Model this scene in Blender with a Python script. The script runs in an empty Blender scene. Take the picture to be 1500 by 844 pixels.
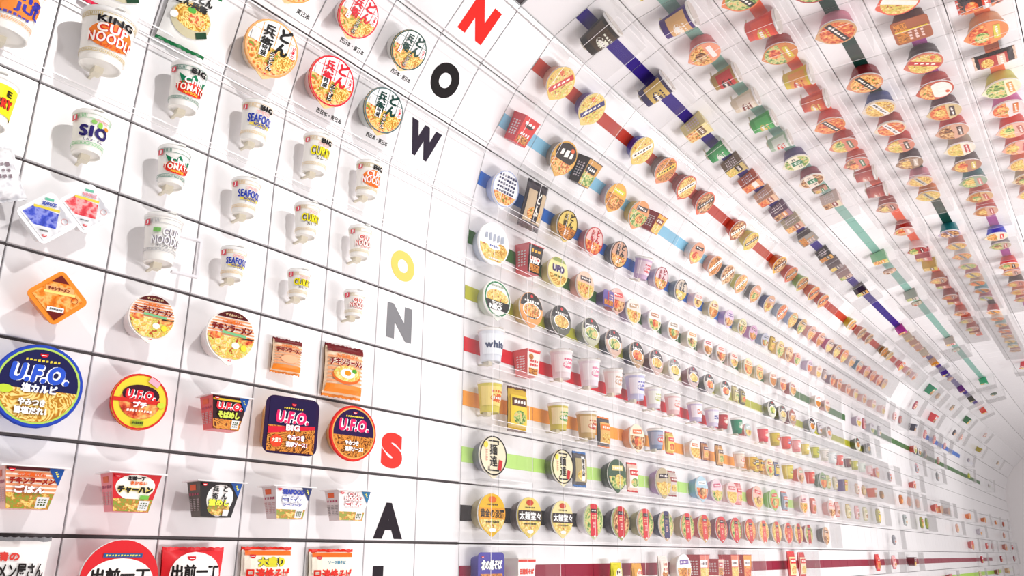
import bpy, math, random
from mathutils import Matrix, Vector
random.seed(7)
S = bpy.context.scene
COL = S.collection
U = 0.2            # metres per layout unit (one lower tile row is one unit high)
Z0 = 1.533         # height of the lowest dark joint in view
CW = 1.115         # tile width in units

# ------------------------------------------------------------------ camera
cam = bpy.data.cameras.new('camera'); cam.sensor_width = 36; cam.lens = 1196.18/1500*36
cam.clip_start = 0.02; cam.clip_end = 100
co = bpy.data.objects.new('camera', cam); COL.objects.link(co)
RC = [[0.5837672, -0.2525388, -0.7716476], [-0.8119170, -0.1785660, -0.5557922], [0.0025690, 0.9509671, -0.3092815]]
co.matrix_world = Matrix([RC[0]+[-11.29329*U], RC[1]+[-9.22662*U], RC[2]+[-0.164365*U+Z0], [0, 0, 0, 1]])
S.camera = co
# ------------------------------------------------------------------ world, lamps, exposure
wd = bpy.data.worlds.new('room_light'); S.world = wd; wd.use_nodes = True
wb = wd.node_tree.nodes['Background']; wb.inputs[0].default_value = (1.0, 0.975, 0.97, 1); wb.inputs[1].default_value = 0.6
S.view_settings.view_transform = 'Standard'; S.view_settings.look = 'None'; S.view_settings.gamma = 1
S.view_settings.use_curve_mapping = False
S.view_settings.exposure = -0.08
S.cycles.transparent_max_bounces = 48
S.cycles.max_bounces = 12; S.cycles.glossy_bounces = 8
def spot(loc, tgt, power, size=0.05, angle=75):
    l = bpy.data.lights.new('track_spot', 'SPOT'); l.energy = power; l.shadow_soft_size = size
    l.spot_size = math.radians(angle); l.spot_blend = 0.8; l.color = (1, 0.975, 0.95)
    o = bpy.data.objects.new('track_spot', l); COL.objects.link(o); o.location = loc
    o.rotation_euler = (Vector(tgt)-Vector(loc)).to_track_quat('-Z', 'Y').to_euler()
for x, p in ((-3.0, 78), (-1.1, 85), (0.4, 30), (2.0, 58), (4.0, 75), (7.0, 62), (10.5, 45)):
    spot((x, -1.75, 3.4), (x+0.1, 0, 1.8), p, .045, 95)
def fill_light(loc, tgt, power, w, h):                       # added fill lamps low on the opposite side, invented to brighten the ceiling
    l = bpy.data.lights.new('ceiling_fill', 'AREA'); l.shape = 'RECTANGLE'; l.size = w; l.size_y = h; l.energy = power; l.color = (1, .96, .95)
    o = bpy.data.objects.new('ceiling_fill', l); COL.objects.link(o); o.location = loc
    o.rotation_euler = (Vector(tgt)-Vector(loc)).to_track_quat('-Z', 'Y').to_euler()
for x, p in ((1.2, 130), (4.0, 110), (7.5, 60), (11.0, 40)): fill_light((x, -4.3, .25), (x+.2, -1.5, 3.5), p, 2.4, .4)

# ------------------------------------------------------------------ materials
def lin(h):
    v = [int(h[i:i+2], 16)/255 for i in (0, 2, 4)]
    return tuple(c/12.92 if c <= .04045 else ((c+.055)/1.055)**2.4 for c in v)+(1,)
MC = {}
def mat(h, rough=.38, name='print', metal=0):
    k = (h, rough, name)
    if k not in MC:
        m = bpy.data.materials.new('%s_%s' % (name, h)); m.use_nodes = True
        b = m.node_tree.nodes['Principled BSDF']
        b.inputs['Base Color'].default_value = lin(h); b.inputs['Roughness'].default_value = rough
        b.inputs['Metallic'].default_value = metal
        if name in ('print', 'stripe'): b.inputs['Specular IOR Level'].default_value = .22
        MC[k] = m
    return MC[k]
def mottled(name, cols, scale, rough=.4, wave=False):
    if name in MC: return MC[name]
    m = bpy.data.materials.new(name); m.use_nodes = True; n = m.node_tree.nodes; L = m.node_tree.links
    b = n['Principled BSDF']; b.inputs['Roughness'].default_value = rough; b.inputs['Specular IOR Level'].default_value = .25
    tc = n.new('ShaderNodeTexCoord')
    if wave:
        t = n.new('ShaderNodeTexNoise'); t.inputs['Scale'].default_value = scale; t.inputs['Detail'].default_value = .5
        t.inputs['Distortion'].default_value = 3.5; cols = cols+cols[::-1]+cols
    else:
        t = n.new('ShaderNodeTexNoise'); t.inputs['Scale'].default_value = scale; t.inputs['Detail'].default_value = 2
    r = n.new('ShaderNodeValToRGB'); r.color_ramp.interpolation = 'LINEAR'
    e = r.color_ramp.elements
    while len(e) < len(cols): e.new(.5)
    lo, hi = (.3, .7) if wave else (.32, .68)
    for i, c in enumerate(cols): e[i].position = lo+(hi-lo)*i/(len(cols)-1); e[i].color = lin(c)
    L.new(tc.outputs['Object'], t.inputs['Vector'])
    L.new(t.outputs['Fac'], r.inputs['Fac']); L.new(r.outputs['Color'], b.inputs['Base Color'])
    MC[name] = m
    return m
FOOD = {
 'noodle': lambda: mottled('noodle_picture', ['b87820', 'e8b850', 'f8e090'], 26, wave=True),
 'yaki': lambda: mottled('fried_noodle_picture', ['5a2808', 'b86420', 'e8a848', 'd88030'], 26, wave=True),
 'soup': lambda: mottled('soup_picture', ['c86820', 'e8a048', 'f4d890', 'd84828', '6a9a30'], 75),
 'ramen': lambda: mottled('ramen_picture', ['f0d060', 'f8e8a8', 'e0a040', 'd8e070', 'b84828'], 85),
 'red': lambda: mottled('red_soup_picture', ['a82818', 'd85030', 'e89050', 'f0c070'], 80),
 'dark': lambda: mottled('meat_picture', ['3a2418', '8a5030', 'd09860', 'e8d0a0'], 75),
 'green': lambda: mottled('leaf_picture', ['305828', '78a048', 'd8d890', 'e8b070'], 80),
 'rice': lambda: mottled('rice_picture', ['e8a838', 'f4dc80', 'c87828', '78a838', 'd86040'], 90),
 'film': lambda: mottled('crinkled_film', ['d8d8dc', 'f4f4f6', 'c4c4ca'], 45, rough=.15),
 'bluefilm': lambda: mottled('blue_noodle_film', ['2838a0', '4858c8', '9098e0', '3040b0'], 55, rough=.2),
 'redfilm': lambda: mottled('red_noodle_film', ['c82030', 'e05058', 'f0b0b0', 'd83040'], 55, rough=.2),
 'orangefilm': lambda: mottled('orange_noodle_film', ['c85810', 'f08828', 'f8c070', 'e87018'], 55, rough=.2),
}
def M(c): return FOOD[c]() if c in FOOD else (c if not isinstance(c, str) else mat(c))

def acrylic_mat(name='clear_acrylic', graz=.8, f0=.045):
    m = bpy.data.materials.new(name); m.use_nodes = True; n = m.node_tree.nodes; L = m.node_tree.links
    n.remove(n['Principled BSDF']); out = n['Material Output']
    g = n.new('ShaderNodeNewGeometry'); d = n.new('ShaderNodeVectorMath'); d.operation = 'DOT_PRODUCT'
    L.new(g.outputs['Incoming'], d.inputs[0]); L.new(g.outputs['Normal'], d.inputs[1])
    def mth(op, a, b=None, c=None):
        q = n.new('ShaderNodeMath'); q.operation = op
        for i, v in enumerate((a, b, c)):
            if v is None: continue
            if isinstance(v, (int, float)): q.inputs[i].default_value = v
            else: L.new(v, q.inputs[i])
        return q.outputs[0]
    a = mth('ABSOLUTE', d.outputs['Value']); s = mth('SUBTRACT', 1.0, a); p5 = mth('POWER', s, 5.0)
    fz = mth('MULTIPLY_ADD', p5, graz, f0)
    t = n.new('ShaderNodeBsdfTransparent'); t.inputs[0].default_value = (.997, .997, .997, 1)
    gl = n.new('ShaderNodeBsdfGlossy'); gl.inputs['Roughness'].default_value = .04
    mx = n.new('ShaderNodeMixShader'); L.new(fz, mx.inputs[0]); L.new(t.outputs[0], mx.inputs[1]); L.new(gl.outputs[0], mx.inputs[2])
    L.new(mx.outputs[0], out.inputs['Surface'])
    return m
ACR = acrylic_mat()
ACR2 = acrylic_mat('clear_acrylic_side', .22, .04)
EDGE = mat('f6f2f4', .15, 'acrylic_edge')
WHITE = mat('f0eef0', .22, 'wall_tile')
DARKJ = mat('4a4244', .6, 'joint')
PLASTER = mat('eeeaea', .6, 'plaster')

# ------------------------------------------------------------------ mesh helpers
class MB:
    def __init__(s): s.v = []; s.f = []; s.m = []
    def quad(s, a, b, c, d, m=0):
        i = len(s.v); s.v += [a, b, c, d]; s.f.append((i, i+1, i+2, i+3)); s.m.append(m)
    def box(s, x0, y0, z0, x1, y1, z1, m=0):
        i = len(s.v)
        s.v += [(x, y, z) for z in (z0, z1) for y in (y0, y1) for x in (x0, x1)]
        for q in ((0, 2, 3, 1), (4, 5, 7, 6), (0, 1, 5, 4), (2, 6, 7, 3), (0, 4, 6, 2), (1, 3, 7, 5)):
            s.f.append(tuple(i+k for k in q)); s.m.append(m)
    def bevbox(s, x0, y0, z0, x1, y1, z1, b, m=0):      # box whose +z face is bevelled
        i = len(s.v)
        s.v += [(x0, y0, z0), (x1, y0, z0), (x1, y1, z0), (x0, y1, z0), (x0, y0, z1-b), (x1, y0, z1-b), (x1, y1, z1-b), (x0, y1, z1-b),
                (x0+b, y0+b, z1), (x1-b, y0+b, z1), (x1-b, y1-b, z1), (x0+b, y1-b, z1)]
        for k in range(4):
            j = (k+1) % 4
            s.f += [(i+k, i+j, i+4+j, i+4+k), (i+4+k, i+4+j, i+8+j, i+8+k)]; s.m += [m, m]
        s.f.append((i+8, i+9, i+10, i+11)); s.m.append(m)
    def lathe(s, prof, n=28, axis='z', cap0=True, cap1=False, m=0):
        i = len(s.v)
        for r, h in prof:
            for k in range(n):
                a = 2*math.pi*k/n; x, y = r*math.cos(a), r*math.sin(a)
                s.v.append((x, y, h) if axis == 'z' else (x, h, -y))
        for j in range(len(prof)-1):
            for k in range(n):
                l = (k+1) % n; s.f.append((i+j*n+k, i+j*n+l, i+(j+1)*n+l, i+(j+1)*n+k)); s.m.append(m)
        if cap0: s.f.append(tuple(i+k for k in reversed(range(n)))); s.m.append(m)
        if cap1: s.f.append(tuple(i+(len(prof)-1)*n+k for k in range(n))); s.m.append(m)
    def prism(s, pts, z0, z1, m=0):
        i = len(s.v); n = len(pts)
        s.v += [(x, y, z0) for x, y in pts]+[(x, y, z1) for x, y in pts]
        s.f.append(tuple(i+k for k in reversed(range(n)))); s.f.append(tuple(i+n+k for k in range(n))); s.m += [m, m]
        for k in range(n):
            l = (k+1) % n; s.f.append((i+k, i+l, i+n+l, i+n+k)); s.m.append(m)
    def mesh(s, name, smooth=False, mats=()):
        me = bpy.data.meshes.new(name)
        me.from_pydata([(x*U, y*U, z*U) for x, y, z in s.v], [], s.f)
        for q in mats: me.materials.append(q)
        if mats and len(mats) > 1: me.polygons.foreach_set('material_index', s.m)
        if smooth: me.polygons.foreach_set('use_smooth', [True]*len(me.polygons))
        me.update()
        return me
def obj(name, me, m=None, parent=None, loc=None):
    o = bpy.data.objects.new(name, me); COL.objects.link(o)
    if m is not None:
        if not me.materials: me.materials.append(m)
        else:
            o.material_slots[0].link = 'OBJECT'; o.material_slots[0].material = m
    if parent: o.parent = parent
    if loc: o.location = loc
    return o
CACHE = {}
def cached(key, fn):
    if key not in CACHE: CACHE[key] = fn()
    return CACHE[key]
def tag(o, label, cat=None, group=None, kind=None):
    o['label'] = label
    if cat: o['category'] = cat
    if group: o['group'] = group
    if kind: o['kind'] = kind
    return o

# ------------------------------------------------------------------ lettering
TX = {}
def text2d(s, bold=.02, vertical=False):
    k = (s, vertical, bold < 0)
    if k not in TX:
        c = bpy.data.curves.new('t', 'FONT'); c.body = '\n'.join(s) if vertical else s
        c.resolution_u = 3 if len(s) > 1 else 10; c.offset = .075 if bold < 0 else 0.008; c.align_x = 'CENTER'; c.space_line = 1.02; c.space_character = 1.1 if all(ord(q) < 128 for q in s) else 1.0
        o = bpy.data.objects.new('t', c); me = o.to_mesh()
        v = [(p.co.x, p.co.y) for p in me.vertices]; f = [tuple(p.vertices) for p in me.polygons]
        o.to_mesh_clear(); bpy.data.objects.remove(o); bpy.data.curves.remove(c)
        x0 = min(p[0] for p in v); x1 = max(p[0] for p in v); y0 = min(p[1] for p in v); y1 = max(p[1] for p in v)
        TX[k] = ([((x-(x0+x1)/2)/(x1-x0), (y-(y0+y1)/2)/(y1-y0)) for x, y in v], f, (x1-x0), (y1-y0))
    return TX[k]

class Art:
    """flat print: layered coloured shapes laid on a surface given by fmap(u, v, lift)"""
    def __init__(s, fmap=None, step=.0015, base=.004):
        s.fm = fmap or (lambda u, v, h: (u, v, h)); s.b = MB(); s.mats = []; s.layer = 0; s.step = step; s.base = base
    def mi(s, c):
        m = M(c)
        if m not in s.mats: s.mats.append(m)
        return s.mats.index(m)
    def h(s): s.layer += 1; return s.base+s.step*s.layer
    def poly(s, pts, c):
        h = s.h(); i = len(s.b.v); s.b.v += [s.fm(x, y, h) for x, y in pts]; s.b.f.append(tuple(range(i, i+len(pts)))); s.b.m.append(s.mi(c)); return s
    def rect(s, x0, y0, x1, y1, c, nx=1, ny=1, rot=0, skew=0):
        h = s.h(); i = len(s.b.v); m = s.mi(c); cx, cy = (x0+x1)/2, (y0+y1)/2; ca, sa = math.cos(rot), math.sin(rot)
        for j in range(ny+1):
            for k in range(nx+1):
                x = (x0-cx)+(x1-x0)*k/nx; y = (y0-cy)+(y1-y0)*j/ny; x += skew*y
                s.b.v.append(s.fm(cx+x*ca-y*sa, cy+x*sa+y*ca, h))
        for j in range(ny):
            for k in range(nx):
                a = i+j*(nx+1)+k; s.b.f.append((a, a+1, a+nx+2, a+nx+1)); s.b.m.append(m)
        return s
    def ell(s, cx, cy, rx, ry, c, n=20, rings=1, a0=0, a1=2*math.pi):
        h = s.h(); m = s.mi(c); i = len(s.b.v); s.b.v.append(s.fm(cx, cy, h))
        full = a1-a0 > 6.28; nn = n if full else n+1
        for r in range(1, rings+1):
            for k in range(nn):
                a = a0+(a1-a0)*k/n; s.b.v.append(s.fm(cx+rx*r/rings*math.cos(a), cy+ry*r/rings*math.sin(a), h))
        for k in range(n):
            l = (k+1) % nn; s.b.f.append((i, i+1+k, i+1+l)); s.b.m.append(m)
            for r in range(rings-1):
                p = i+1+r*nn; s.b.f.append((p+k, p+nn+k, p+nn+l, p+l)); s.b.m.append(m)
        return s
    def ring(s, cx, cy, r0, r1, c, n=28, ay=1):
        h = s.h(); m = s.mi(c); i = len(s.b.v)
        for r in (r0, r1):
            for k in range(n): a = 2*math.pi*k/n; s.b.v.append(s.fm(cx+r*math.cos(a), cy+ay*r*math.sin(a), h))
        for k in range(n):
            l = (k+1) % n; s.b.f.append((i+k, i+n+k, i+n+l, i+l)); s.b.m.append(m)
        return s
    def seg(s, R, y0, y1, c, n=8):
        """slice of a disc of radius R between heights y0 and y1"""
        h = s.h(); m = s.mi(c); i = len(s.b.v)
        y0 = max(y0, -R*.999); y1 = min(y1, R*.999)
        t0, t1 = math.asin(y0/R), math.asin(y1/R)
        for j in range(n+1):
            a = t0+(t1-t0)*j/n; x = R*math.cos(a); y = R*math.sin(a)
            s.b.v += [s.fm(-x, y, h), s.fm(x, y, h)]
        for j in range(n): a = i+2*j; s.b.f.append((a, a+1, a+3, a+2)); s.b.m.append(m)
        return s
    def vseg(s, R, x0, x1, c, n=8):
        h = s.h(); m = s.mi(c); i = len(s.b.v); x0 = max(x0, -R*.999); x1 = min(x1, R*.999)
        for j in range(n+1):
            x = x0+(x1-x0)*j/n; y = math.sqrt(max(0, R*R-x*x)); s.b.v += [s.fm(x, -y, h), s.fm(x, y, h)]
        for j in range(n): a = i+2*j; s.b.f.append((a, a+2, a+3, a+1)); s.b.m.append(m)
        return s
    def txt(s, t, cx, cy, w, hh, c, bold=.02, vert=False, rot=0, out=None, skew=0):
        v, f, W, H = text2d(t, bold, vert); ca, sa = math.cos(rot), math.sin(rot); n = max(1, len(t))
        em = min(w/W, hh/H)                                   # size of one letter's em square
        def lay(rad, col, k):
            h = s.h(); m = s.mi(col)
            for j in range(k):
                dx, dy = (0, 0) if j == 0 else (rad*math.cos(2*math.pi*j/(k-1)+.4), rad*math.sin(2*math.pi*j/(k-1)+.4)); i = len(s.b.v)
                for x, y in v:
                    x = x*(w-2*rad)+dx; y = y*(hh-2*rad)+dy; x += skew*y; s.b.v.append(s.fm(cx+x*ca-y*sa, cy+x*sa+y*ca, h+.00012*j))
                s.b.f += [tuple(i+q for q in p) for p in f]; s.b.m += [m]*len(f)
        if bold < 0: lay(0, c, 1); return s
        b0 = bold*em*1.1
        if out: lay(b0+.06*em, out, 9)
        lay(b0, c, 5 if bold < .045 else 7)
        return s
    def marks(s, cx, cy, w, hh, c, n=5, rows=1, rot=0):
        """rows of short unreadable print strokes"""
        ca, sa = math.cos(rot), math.sin(rot); h = s.h(); m = s.mi(c)
        for r in range(rows):
            for k in range(n):
                x = w*((k+.5)/n-.5); y = hh*((r+.5)/rows-.5); a = w/n*random.uniform(.26, .42); b = hh/rows*random.uniform(.25, .42)
                i = len(s.b.v)
                for px, py in ((-a, -b), (a, -b*.6), (a*.8, b), (-a, b*.7)):
                    X, Y = x+px, y+py; s.b.v.append(s.fm(cx+X*ca-Y*sa, cy+X*sa+Y*ca, h))
                s.b.f.append((i, i+1, i+2, i+3)); s.b.m.append(m)
        return s
    def build(s, name, parent, loc=None):
        if not s.b.f: return None
        me = s.b.mesh(name, mats=s.mats)
        return obj(name, me, None, parent, loc)

# ------------------------------------------------------------------ the curved wall: profile lines (y, z) in units, row r lies between line r and line r+1
PROF = {-3: (0, -3), -2: (0, -2), -1: (0, -1), 0: (0, 0), 1: (0, 1), 2: (0, 2), 3: (0, 3), 4: (0, 4), 5: (0, 5), 6: (-.113, 6.2004), 7: (-.466, 7.3481),
        8: (-1.1838, 8.3792), 9: (-2.0745, 9.2366), 10: (-3.2786, 9.7712), 11: (-4.6036, 10.0196), 12: (-5.7956, 10.063), 13: (-6.9491, 10.0311),
        14: (-8.2034, 10.0171), 15: (-9.3496, 10.0427), 16: (-10.55, 10.04), 17: (-11.75, 10.04)}
CEND = 79
def facet(r):
    a, b = Vector(PROF[r]), Vector(PROF[r+1]); d = b-a; l = d.length; d /= l
    return (a+b)/2, d, Vector((-d.y, d.x)), l
def rowlen(r): return facet(r)[3]
def frame(r, c, v=0, out=0):
    """matrix whose x runs along the wall, y up the facet, z out of it"""
    m, t, n, l = facet(r); p = m+t*v+n*out
    return Matrix([[1, 0, 0, c*CW*U], [0, t.x, n.x, p.x*U], [0, t.y, n.y, p.y*U+Z0], [0, 0, 0, 1]])

def backing(name, rows, mt):
    b = MB(); x0, x1 = -13*CW, CEND*CW
    for r in rows:
        m, t, n, l = facet(r); a = m-t*l/2-n*.05; e = m+t*l/2-n*.05; a2 = a-n*.12; e2 = e-n*.12
        z = Z0/U
        b.quad((x0, a.x, a.y+z), (x1, a.x, a.y+z), (x1, e.x, e.y+z), (x0, e.x, e.y+z))
        b.quad((x0, a2.x, a2.y+z), (x0, e2.x, e2.y+z), (x1, e2.x, e2.y+z), (x1, a2.x, a2.y+z))
    o = obj(name, b.mesh(name), mt); o['kind'] = 'structure'
    return o
WALL_ROWS = range(-3, 9); CEIL_ROWS = range(9, 17)
wall = backing('wall_left', WALL_ROWS, DARKJ); tag(wall, 'white tiled display wall curving up into the ceiling', kind='structure')
ceil = backing('ceiling', CEIL_ROWS, DARKJ); tag(ceil, 'white tiled display ceiling covered in hanging packages', kind='structure')
def tile_mesh(r, left):
    l = rowlen(r)/2; gv = .021 if left else .013; gh = .010 if left else .0045
    if r >= 5: gv = .010
    if r >= 9: gv = .009; gh = .006
    b = MB(); b.bevbox(-CW/2+gh, -l+gv, -.05, CW/2-gh, l-gv, 0, .006); return b.mesh('tile')
def put_tiles(parent, rows, cells, rest):
    n = 0
    for r in rows:
        for c in cells(r):
            me = cached(('tile', r, c < 0), lambda: tile_mesh(r, c < 0))
            o = obj('tile', me, WHITE, parent); o.matrix_world = frame(r, c+.5); n += 1
    b = MB(); z = Z0/U
    for r in rows:
        m, t, nn, l = facet(r); gv = .012 if r < 9 else .009; gh = .0045
        for c in rest(r):
            x0, x1 = c*CW+gh, (c+1)*CW-gh
            a = m-t*(l/2-gv); e = m+t*(l/2-gv)
            b.quad((x0, a.x, a.y+z), (x1, a.x, a.y+z), (x1, e.x, e.y+z), (x0, e.x, e.y+z))
            a2, e2 = a-nn*.05, e-nn*.05
            b.quad((x0, a2.x, a2.y+z), (x1, a2.x, a2.y+z), (x1, a.x, a.y+z), (x0, a.x, a.y+z))
            b.quad((x0, e.x, e.y+z), (x1, e.x, e.y+z), (x1, e2.x, e2.y+z), (x0, e2.x, e2.y+z))
            b.quad((x0, a2.x, a2.y+z), (x0, a.x, a.y+z), (x0, e.x, e.y+z), (x0, e2.x, e2.y+z))
    o = obj('tile_field', b.mesh('tile_field'), WHITE, parent); o['kind'] = 'stuff'; o['label'] = 'white wall tiles too far off to pick apart'
def wc(r): return range(-8, 18) if r > -3 else range(0)
put_tiles(wall, WALL_ROWS, lambda r: range(-8, 19) if -2 <= r else range(0), lambda r: (range(19, CEND) if -2 <= r else range(-12, CEND)) )
put_tiles(ceil, CEIL_ROWS, lambda r: range(-1, 36) if r < 15 else range(0), lambda r: (range(36, CEND) if r < 15 else range(-12, CEND)))
# rest of the room: end wall, opposite wall low part, floor
b = MB(); z = -Z0/U+Z0/U
def plain(name, quads, m, label):
    b = MB()
    for q in quads: b.quad(*q)
    o = obj(name, b.mesh(name), m); tag(o, label, kind='structure'); return o
ZZ = Z0/U
plain('floor', [((-13*CW, -24, 0), (CEND*CW, -24, 0), (CEND*CW, .05, 0), (-13*CW, .05, 0))], mat('e8e2e0', .35, 'floor'), 'pale smooth gallery floor')
plain('wall_far', [((CEND*CW, -24, 0), (CEND*CW, -24, 10.04+ZZ), (CEND*CW, .2, 10.04+ZZ), (CEND*CW, .2, 0))], PLASTER, 'plain white wall at the far end of the gallery')
plain('wall_left_base', [((-13*CW, 0, 0), (CEND*CW, 0, 0), (CEND*CW, 0, ZZ-3), (-13*CW, 0, ZZ-3))], PLASTER, 'plain white foot of the display wall')

# ------------------------------------------------------------------ colour stripes along the right-hand rows
STRIPE = {-2: ('a8d840', 'lime'), -1: ('8c1c38', 'crimson'), 0: ('2c262a', 'black'), 1: ('bce480', 'lime'), 2: ('f8a448', 'orange'), 3: ('d81c2c', 'red'), 4: ('b0b030', 'olive'),
          5: ('386830', 'dark green'), 6: ('2c68c0', 'blue'), 7: ('88c0dc', 'pale blue'), 8: ('b83828', 'brick red'), 9: ('301c80', 'purple'),
          10: ('86b2a6', 'teal'), 11: ('f05828', 'orange'), 12: ('083830', 'dark green'), 13: ('a04890', 'magenta'), 14: ('f07848', 'salmon')}
SRANGE = {-2: [(38, 66)], -1: [(0, 62)], 0: [(0, 7)], 1: [(0, 17)], 2: [(0, 15)], 3: [(0, 11)], 4: [(0, 27)], 5: [(0, 24), (28, 62)], 6: [(0, 12), (40, 52)], 7: [(0, 10)],
          8: [(0, 28)], 9: [(0, 46)], 10: [(0, 40)], 11: [(0, 30)], 12: [(0, 34)], 13: [(0, 30)], 14: [(0, 20)]}
SW = .135
for r, rg in SRANGE.items():
    par = wall if r < 9 else ceil; mt = mat(STRIPE[r][0], .3, 'stripe'); far = MB(); nfar = 0
    for a, e in rg:
        for c in range(a, e):
            if c < 16:
                me = cached('stripe', lambda: (lambda q: (q.bevbox(-CW/2+.008, -SW, 0, CW/2-.008, SW, .01, .003), q.mesh('stripe'))[1])(MB()))
                o = obj('stripe', me, mt, par); o.matrix_world = frame(r, c+.5)
            else:
                x0 = (c-a)*CW+.008; far.box(x0+a*CW, -SW, .0005, x0+a*CW+CW-.016, SW, .006); nfar += 1
    if nfar:
        o = obj('stripe_run', far.mesh('stripe_run'), mt, par); o.matrix_world = frame(r, 0); o['kind'] = 'stuff'; o['label'] = '%s stripe running on along the far tiles' % STRIPE[r][1]

# ------------------------------------------------------------------ package kinds (modelled with x right, y up, z out of the wall)
YAW = math.radians(-9)
def turn(r, c): return YAW if c < 0 else math.radians(-6.5) if r < 8 else math.radians(-5)
def root(name, r, c, v, out=0, yaw=0, roll=0, pitch=0):
    o = bpy.data.objects.new(name, None); COL.objects.link(o); o.empty_display_size = .02
    o.matrix_world = frame(r, c, v, out) @ Matrix.Rotation(yaw, 4, 'Y') @ Matrix.Rotation(pitch, 4, 'X') @ Matrix.Rotation(roll, 4, 'Z')
    return o
def lid_outline(R, tab, n=36):
    pts = []
    for k in range(n):
        a = -math.pi/2+2*math.pi*(k+.5)/n; pts.append((R*math.cos(a), R*math.sin(a)))
    if tab:
        lim = math.radians(24)
        pts = [p for p in pts if abs(math.atan2(p[0], -p[1])) > lim]
        pts.append((-R*math.sin(lim)*.35, -R*1.1)); pts.append((0, -R*1.17)); pts.append((R*math.sin(lim)*.35, -R*1.1))
    return pts
def bowl(r, c, v, D, depth, side, lid, tab=True, out=.02, name='noodle_bowl', rim='f2f0ee', yaw=None, mid=True):
    """bowl lying with its base on the wall and its lid facing out"""
    R = D/2; yaw = turn(r, c) if yaw is None else yaw
    me = cached(('bowl', round(D, 3), round(depth, 3)), lambda: (lambda b: (b.lathe([(R*.7, 0), (R*.73, .01), (R*.79, depth*.25), (R*.88, depth*.6), (R*.905, depth*.62), (R*.94, depth*.9), (R*.985, depth*.93), (R*.985, depth)], 26, cap1=True), b.mesh('bowl', True))[1])(MB()))
    o = root(name, r, c-math.sin(yaw)*depth/CW, v, out, yaw)
    obj('body', me, mat(side, .3), o)
    rm = cached(('rim', round(D, 3), round(depth, 3)), lambda: (lambda b: (b.lathe([(R*.97, depth*.93), (R*1.015, depth*.945), (R*1.02, depth*.98), (R*1.0, depth+.006), (R*.95, depth+.006)], 26, cap0=False), b.mesh('rim', True))[1])(MB()))
    obj('rim', rm, mat(rim, .3), o)
    lm = cached(('lid', round(D, 3), tab), lambda: (lambda b: (b.prism(lid_outline(R, tab), 0, .014), b.mesh('lid'))[1])(MB()))
    ld = obj('lid', lm, mat(lid, .3), o, (0, 0, (depth+.004)*U))
    return o, ld, Art(lambda u, v, h: (u, v, .014+h))
def stand(o, y, out, rb):
    me = cached(('mount', round(out, 2), round(rb, 2)), lambda: (lambda b: (b.box(-.05, -.055, -rb*.75, .05, .02, -rb*.05), b.box(-.016, -.03, -out, .016, .0, -rb*.7), b.mesh('mount'))[2])(MB()))
    obj('mount', me, mat('e4dcc8', .3), o, (0, y*U, 0))
def cup(r, c, v, D, H, col, rimc='f4f2f0', out=.3, name='noodle_cup', yaw=None, taper=.74, mount=True, lidc='dcdcd8'):
    """upright tapered cup; print map wraps the wall: u along the arc, v from the middle of the height"""
    yaw = turn(r, c) if yaw is None else yaw; R = D/2; rb = R*taper; o = root(name, r, c, v, out, yaw); h = H/2
    me = cached(('cup', round(D, 3), round(H, 3), taper), lambda: (lambda b: (b.lathe([(rb*.8, -h+.02), (rb*.88, -h+.02), (rb*.93, -h), (rb, -h), (rb+.002, -h+.01), (rb+(R*.96-rb)*.06, -h+.05), (R*.95, h-.04)], 30, 'y'), b.mesh('cup', True))[1])(MB()))
    obj('body', me, mat(col, .35), o)
    rm = cached(('crim', round(D, 3), round(H, 3)), lambda: (lambda b: (b.lathe([(R*.93, h-.045), (R*1.0, h-.04), (R*1.035, h-.015), (R*1.02, h+.005), (R*.9, h+.006)], 30, 'y', cap0=False), b.mesh('rim', True))[1])(MB()))
    obj('rim', rm, mat(rimc, .3), o)
    lm = cached(('clid', round(D, 3)), lambda: (lambda b: (b.lathe([(R*.97, 0), (R*.97, .012)], 30, 'y', cap1=True), b.prism([(-.05, .0), (.05, .0), (.03, .02), (-.03, .02)], R*.9, R*1.12), b.mesh('lid'))[2])(MB()))
    obj('lid', lm, mat(lidc, .3), o, (0, (h+.006)*U, 0))
    if mount: stand(o, -h, out, rb)
    def fm(u, vv, l):
        k = (vv+h)/H; rad = rb+(R*.95-rb)*max(0, min(1, k))+l+.001; a = u/(R*.87); return (rad*math.sin(a), vv, rad*math.cos(a))
    return o, Art(fm, base=.006)
def bag_z(x, y, w, h, t):
    k = max(0, 1-abs(2*x/w)**2.6)**.5*max(0, 1-abs(2*y/h)**3.2)**.6
    return t*(.12+.88*k)
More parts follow.
